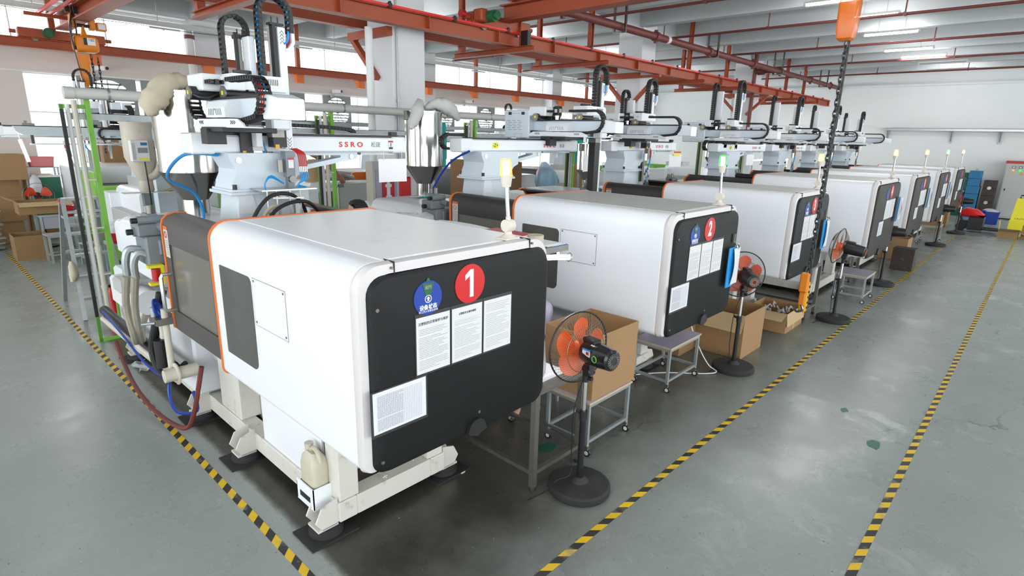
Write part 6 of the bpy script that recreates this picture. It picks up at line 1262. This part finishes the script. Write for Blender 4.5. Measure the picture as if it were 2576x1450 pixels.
# ------------------------------------------------------------------ left corner: boxes, table, stools, ladder
for a, k in (((.95, 14.75, 0, .62, .5, .44, 'cardboard box at the bottom of the stack by the left window'), {}), ((.98, 14.7, .442, .66, .5, .46, 'cardboard box in the middle of the stack by the left window'), {}), ((1.0, 14.7, .904, .62, .5, .36, 'wide cardboard box under the top box of the window stack'), {}), ((1.10, 14.3, 1.266, .62, .55, .47, 'cardboard box on top of the stack by the left window'), {}),
             ((1.72, 15.02, 0, .5, .5, 1.30, 'tall cardboard box right of the stack, below the tall window'), {})):
    carton(*a, closed=True)
carton(1.18, 12.75, 0, .48, .55, .42, 'worn brown open cardboard box on the floor at the left end of the tape', m='card_dark')
carton(1.38, 13.35, .71, .78, .5, .22, 'open cardboard box with spread flaps on the left table', 0, [('l', .22, .5), ('f', .2, -.3)])
t = thing('work_table', 'grey steel table under the open cardboard box at the left', 'table', (1.62, 13.2, 0)); obj('top', G('galv').box(0, .58, 0, .7, .67, .70), t); obj('apron', G('lilac').box(.06, .52, .02, .04, .45, .67), t)
for a in (.03, .55):
    for b in (.03, .67): obj('leg', lambda: G('galv').box(-.02, .02, -.02, .02, 0, .67), t, (a, b, 0), key='tableleg')
def stool(x, y, h, lab, rz=0):
    t = thing('stool', lab, 'stool', (x, y, 0), rz, group='square steel stools'); k = '%g' % h
    obj('seat', lambda: G('lilac').box(-.17, .17, -.15, .15, h-.02, h), t, key='sseat'+k)
    for a in (-.15, .15):
        for b in (-.13, .13): obj('leg', lambda: G('galv').box(-.016, .016, -.016, .016, 0, h-.02), t, (a, b, 0), key='sleg'+k)
    obj('rails', lambda: G('galv').box(-.134, .134, -.14, -.12, .12, .145).box(-.134, .134, .12, .14, .12, .145).box(-.16, -.14, -.114, .114, .12, .145).box(.14, .16, -.114, .114, .12, .145).box(-.134, .134, -.14, -.12, h-.05, h-.02).box(-.134, .134, .12, .14, h-.05, h-.02), t, key='srails'+k)
stool(1.72, 12.35, .48, 'square steel stool with a lilac seat beside the brown open box', .1); stool(2.1, 11.7, .38, 'lower steel stool with a lilac seat behind the ladder', .2)
t = thing('table_fan', 'fan with red blades standing behind the open box at the left', 'fan', (1.78, 13.98, 0)); obj('pole', G('black').cyl((0, 0, .0), (0, 0, .85), .02).lathe([(.18, 0), (.18, .03), (.03, .05)], n=20), t)
fh = obj('motor', G('black').cyl((0, .05, .98), (0, .18, .98), .06), t)
for i in range(3):
    a = 2*pi*i/3+.5; obj('blade', G('fan_red').sheet(lambda u, v: ((.03+.18*u)*cos(a+(v-.5)*(.5+.7*sin(u*2.6))), .0+.04*(v-.5), .98+(.03+.18*u)*sin(a+(v-.5)*(.5+.7*sin(u*2.6)))), 6, 6), fh)
obj('guard', G('galv_dark').tube([(.24*cos(k*pi/16), 0, .98+.24*sin(k*pi/16)) for k in range(32)], .004, 4, True).tube([(.16*cos(k*pi/16), -.05, .98+.16*sin(k*pi/16)) for k in range(32)], .002, 4, True), fh)
for i in range(9):
    x, z = (.72+.02*(i % 3), .02+.085*i); s_ = ('lowest', 'second', 'third', 'fourth', 'fifth', 'sixth', 'seventh', 'eighth', 'topmost')[i]
    sack('sack', 'sack_cream' if i in (5, 6) else 'sack_white', '%s of the folded sacks piled in the left corner, counted from the floor' % s_, 'sack', [(-.38, 0, .0, .03, .2), (-.3, 0, .01, .06, .26), (0, 0, .02, .1, .28), (.3, 0, .01, .08, .26), (.42, 0, .0, .03, .2)], (x, 14.2, z+.025), 20+i)
# aluminium ladder
t = thing('step_ladder', 'grey aluminium step ladder standing behind the nearest green post', 'ladder', (1.29, 8.80, 0))
for x0, n_ in ((-.02, 'near'), (.46, 'far')):
    obj('rail', G('galv').bar((x0, -.55, 0), (x0+(.06 if x0 < 0 else -.06), -.05, 1.42), .045, .03), t); obj('rail', G('galv').bar((x0, .62, 0), (x0+(.06 if x0 < 0 else -.06), .05, 1.42), .045, .03), t)
for i in range(5): f = (i+1)/5.6; obj('step', G('galv').box(-.0+.05*f, .44-.05*f, -.55+.5*f-.05, -.55+.5*f+.05, 1.42*f-.015, 1.42*f+.015), t); 
for i in range(3): f = (i+1)/4; obj('brace', G('galv').box(.0+.05*f, .44-.05*f, .62-.57*f-.012, .62-.57*f+.012, 1.42*f-.015, 1.42*f+.015), t)
obj('platform', G('galv').box(.02, .42, -.1, .12, 1.18, 1.21).box(.04, .40, -.06, .06, 1.40, 1.43), t)
tag(obj('dipper', G('red_bright').lathe([(.05, 0), (.065, .12), (.065, .121), (.055, .115), (.045, .01)], (1.38, 8.80, 1.215), n=18).bar((1.36, 8.82, 1.33), (1.30, 8.87, 1.40), .03, .015)), 'bright red plastic dipper on top of the step ladder', 'dipper')
sack('rag', 'sack_cream', 'dirty cloth glove hanging from the rail of the step ladder', 'rag', [(0, 0, .1, .02, .03), (0, 0, .04, .04, .05), (0, 0, -.06, .05, .06), (-.01, 0, -.14, .03, .04)], (1.25, 8.36, .62), 31)
t = thing('plastic_tray', 'pink plastic tray on the rack beside the green machine', 'tray', (1.98, 14.55, 1.50)); obj('tray', G('pink').loft([[on(p, 'z', z) for p in rrect(-.2*s, .2*s, -.14*s, .14*s, .03)] for z, s in ((0, .9), (.17, 1), (.17, 1.06), (.185, 1.06), (.185, .97), (.02, .86))]), t)
t = thing('tray_rack', 'steel rack with a green tinted screen beside the far green machine', 'rack', (1.72, 14.45, 0)); obj('top', G('galv').box(0, .5, -.1, .3, 1.475, 1.495), t); obj('screen', G('green_deep').box(.16, .48, -.12, -.1, .85, 1.30), t)
for z_ in (.81, 1.30): obj('frame', G('paper').box(.14, .5, -.13, -.09, z_, z_+.04), t)
for a in (.02, .48): obj('leg', lambda: G('galv').box(-.015, .015, -.1, -.07, 0, 1.475), t, (a, 0, 0), key='rackleg'); obj('leg', lambda: G('galv').box(-.015, .015, .27, .3, 0, 1.475), t, (a, 0, 0), key='rackleg2')
sack('plastic_bag', 'bag_clear', 'white plastic bag hanging on the rack beside the green screen', 'bag', [(0, 0, .2, .03, .03), (0, 0, .1, .09, .06), (0, 0, -.1, .10, .07), (.02, 0, -.2, .05, .04)], (1.80, 14.26, 1.15), 33)
t = thing('signal_tower', 'small red and green signal tower on the far green machine at the left', 'signal lamp', (2.32, 13.5, 1.56)); obj('pole', G('light_grey').cyl((0, 0, 0), (-.03, 0, .16), .012).cyl((0, 0, 0), (0, 0, .03), .05), t)
for j, m_ in enumerate(('paper', 'lamp_green', 'lamp_red', 'paper')): obj('segment', G(m_).cyl((-.03-.012*j, 0, .16+.075*j), (-.042-.012*j, 0, .23+.075*j), .04), t)
t = thing('waste_bucket', 'yellow bucket with red lettering on the floor behind the nearest pipe rack', 'bucket', (1.62, 6.55, 0)); obj('bucket', G('yellow').lathe([(.13, 0), (.15, .34), (.158, .34), (.158, .37), (.14, .36)], n=26), t); text('lettering', '废油', .09, t, (-.155, -.02, .2), rot=(pi/2, 0, -pi/2), m='red')
for x, y, l, z in ((1.45, 7.6, 'red fire extinguisher behind the nearest green post', .42),):
    t = thing('fire_extinguisher', l, 'extinguisher', (x, y, 0)); obj('cylinder', G('red_bright').lathe([(.06, 0), (.06, z), (.025, z+.06), (.02, z+.1)], n=18), t); obj('nozzle', G('black').box(-.05, .03, -.015, .015, z+.1, z+.13).tube(smooth([(.02, 0, z+.11), (.07, 0, z), (.07, 0, .15)]), .01, 6), t)
tag(obj('film_scrap', G('bag_clear').sheet(lambda u, v: (-.06+.12*u+.02*sin(7*v), -.15+.3*v, .012+.01*sin(9*u+5*v)), 8, 10), None, (1.33, 6.2, .004)), 'scrap of clear film on the floor by the foot of the green post', 'film')
tag(obj('red_basin', G('red').lathe([(.16, 0), (.22, .14), (.22, .142), (.2, .13), (.15, .01)], (2.0, 9.3, .75), n=22).m('bag_clear').lathe([(.2, .14), (.18, .24), (.08, .3), (.01, .31)], (2.0, 9.3, .75), n=18)), 'red basin under a clear cover behind the step ladder', 'basin')
tag(obj('basin_stand', G('galv').box(1.8, 2.2, 9.12, 9.5, .72, .748).box(1.81, 1.84, 9.13, 9.16, 0, .72).box(2.16, 2.19, 9.13, 9.16, 0, .72).box(1.81, 1.84, 9.46, 9.49, 0, .72).box(2.16, 2.19, 9.46, 9.49, 0, .72)), 'steel stand carrying the red basin', 'stand')
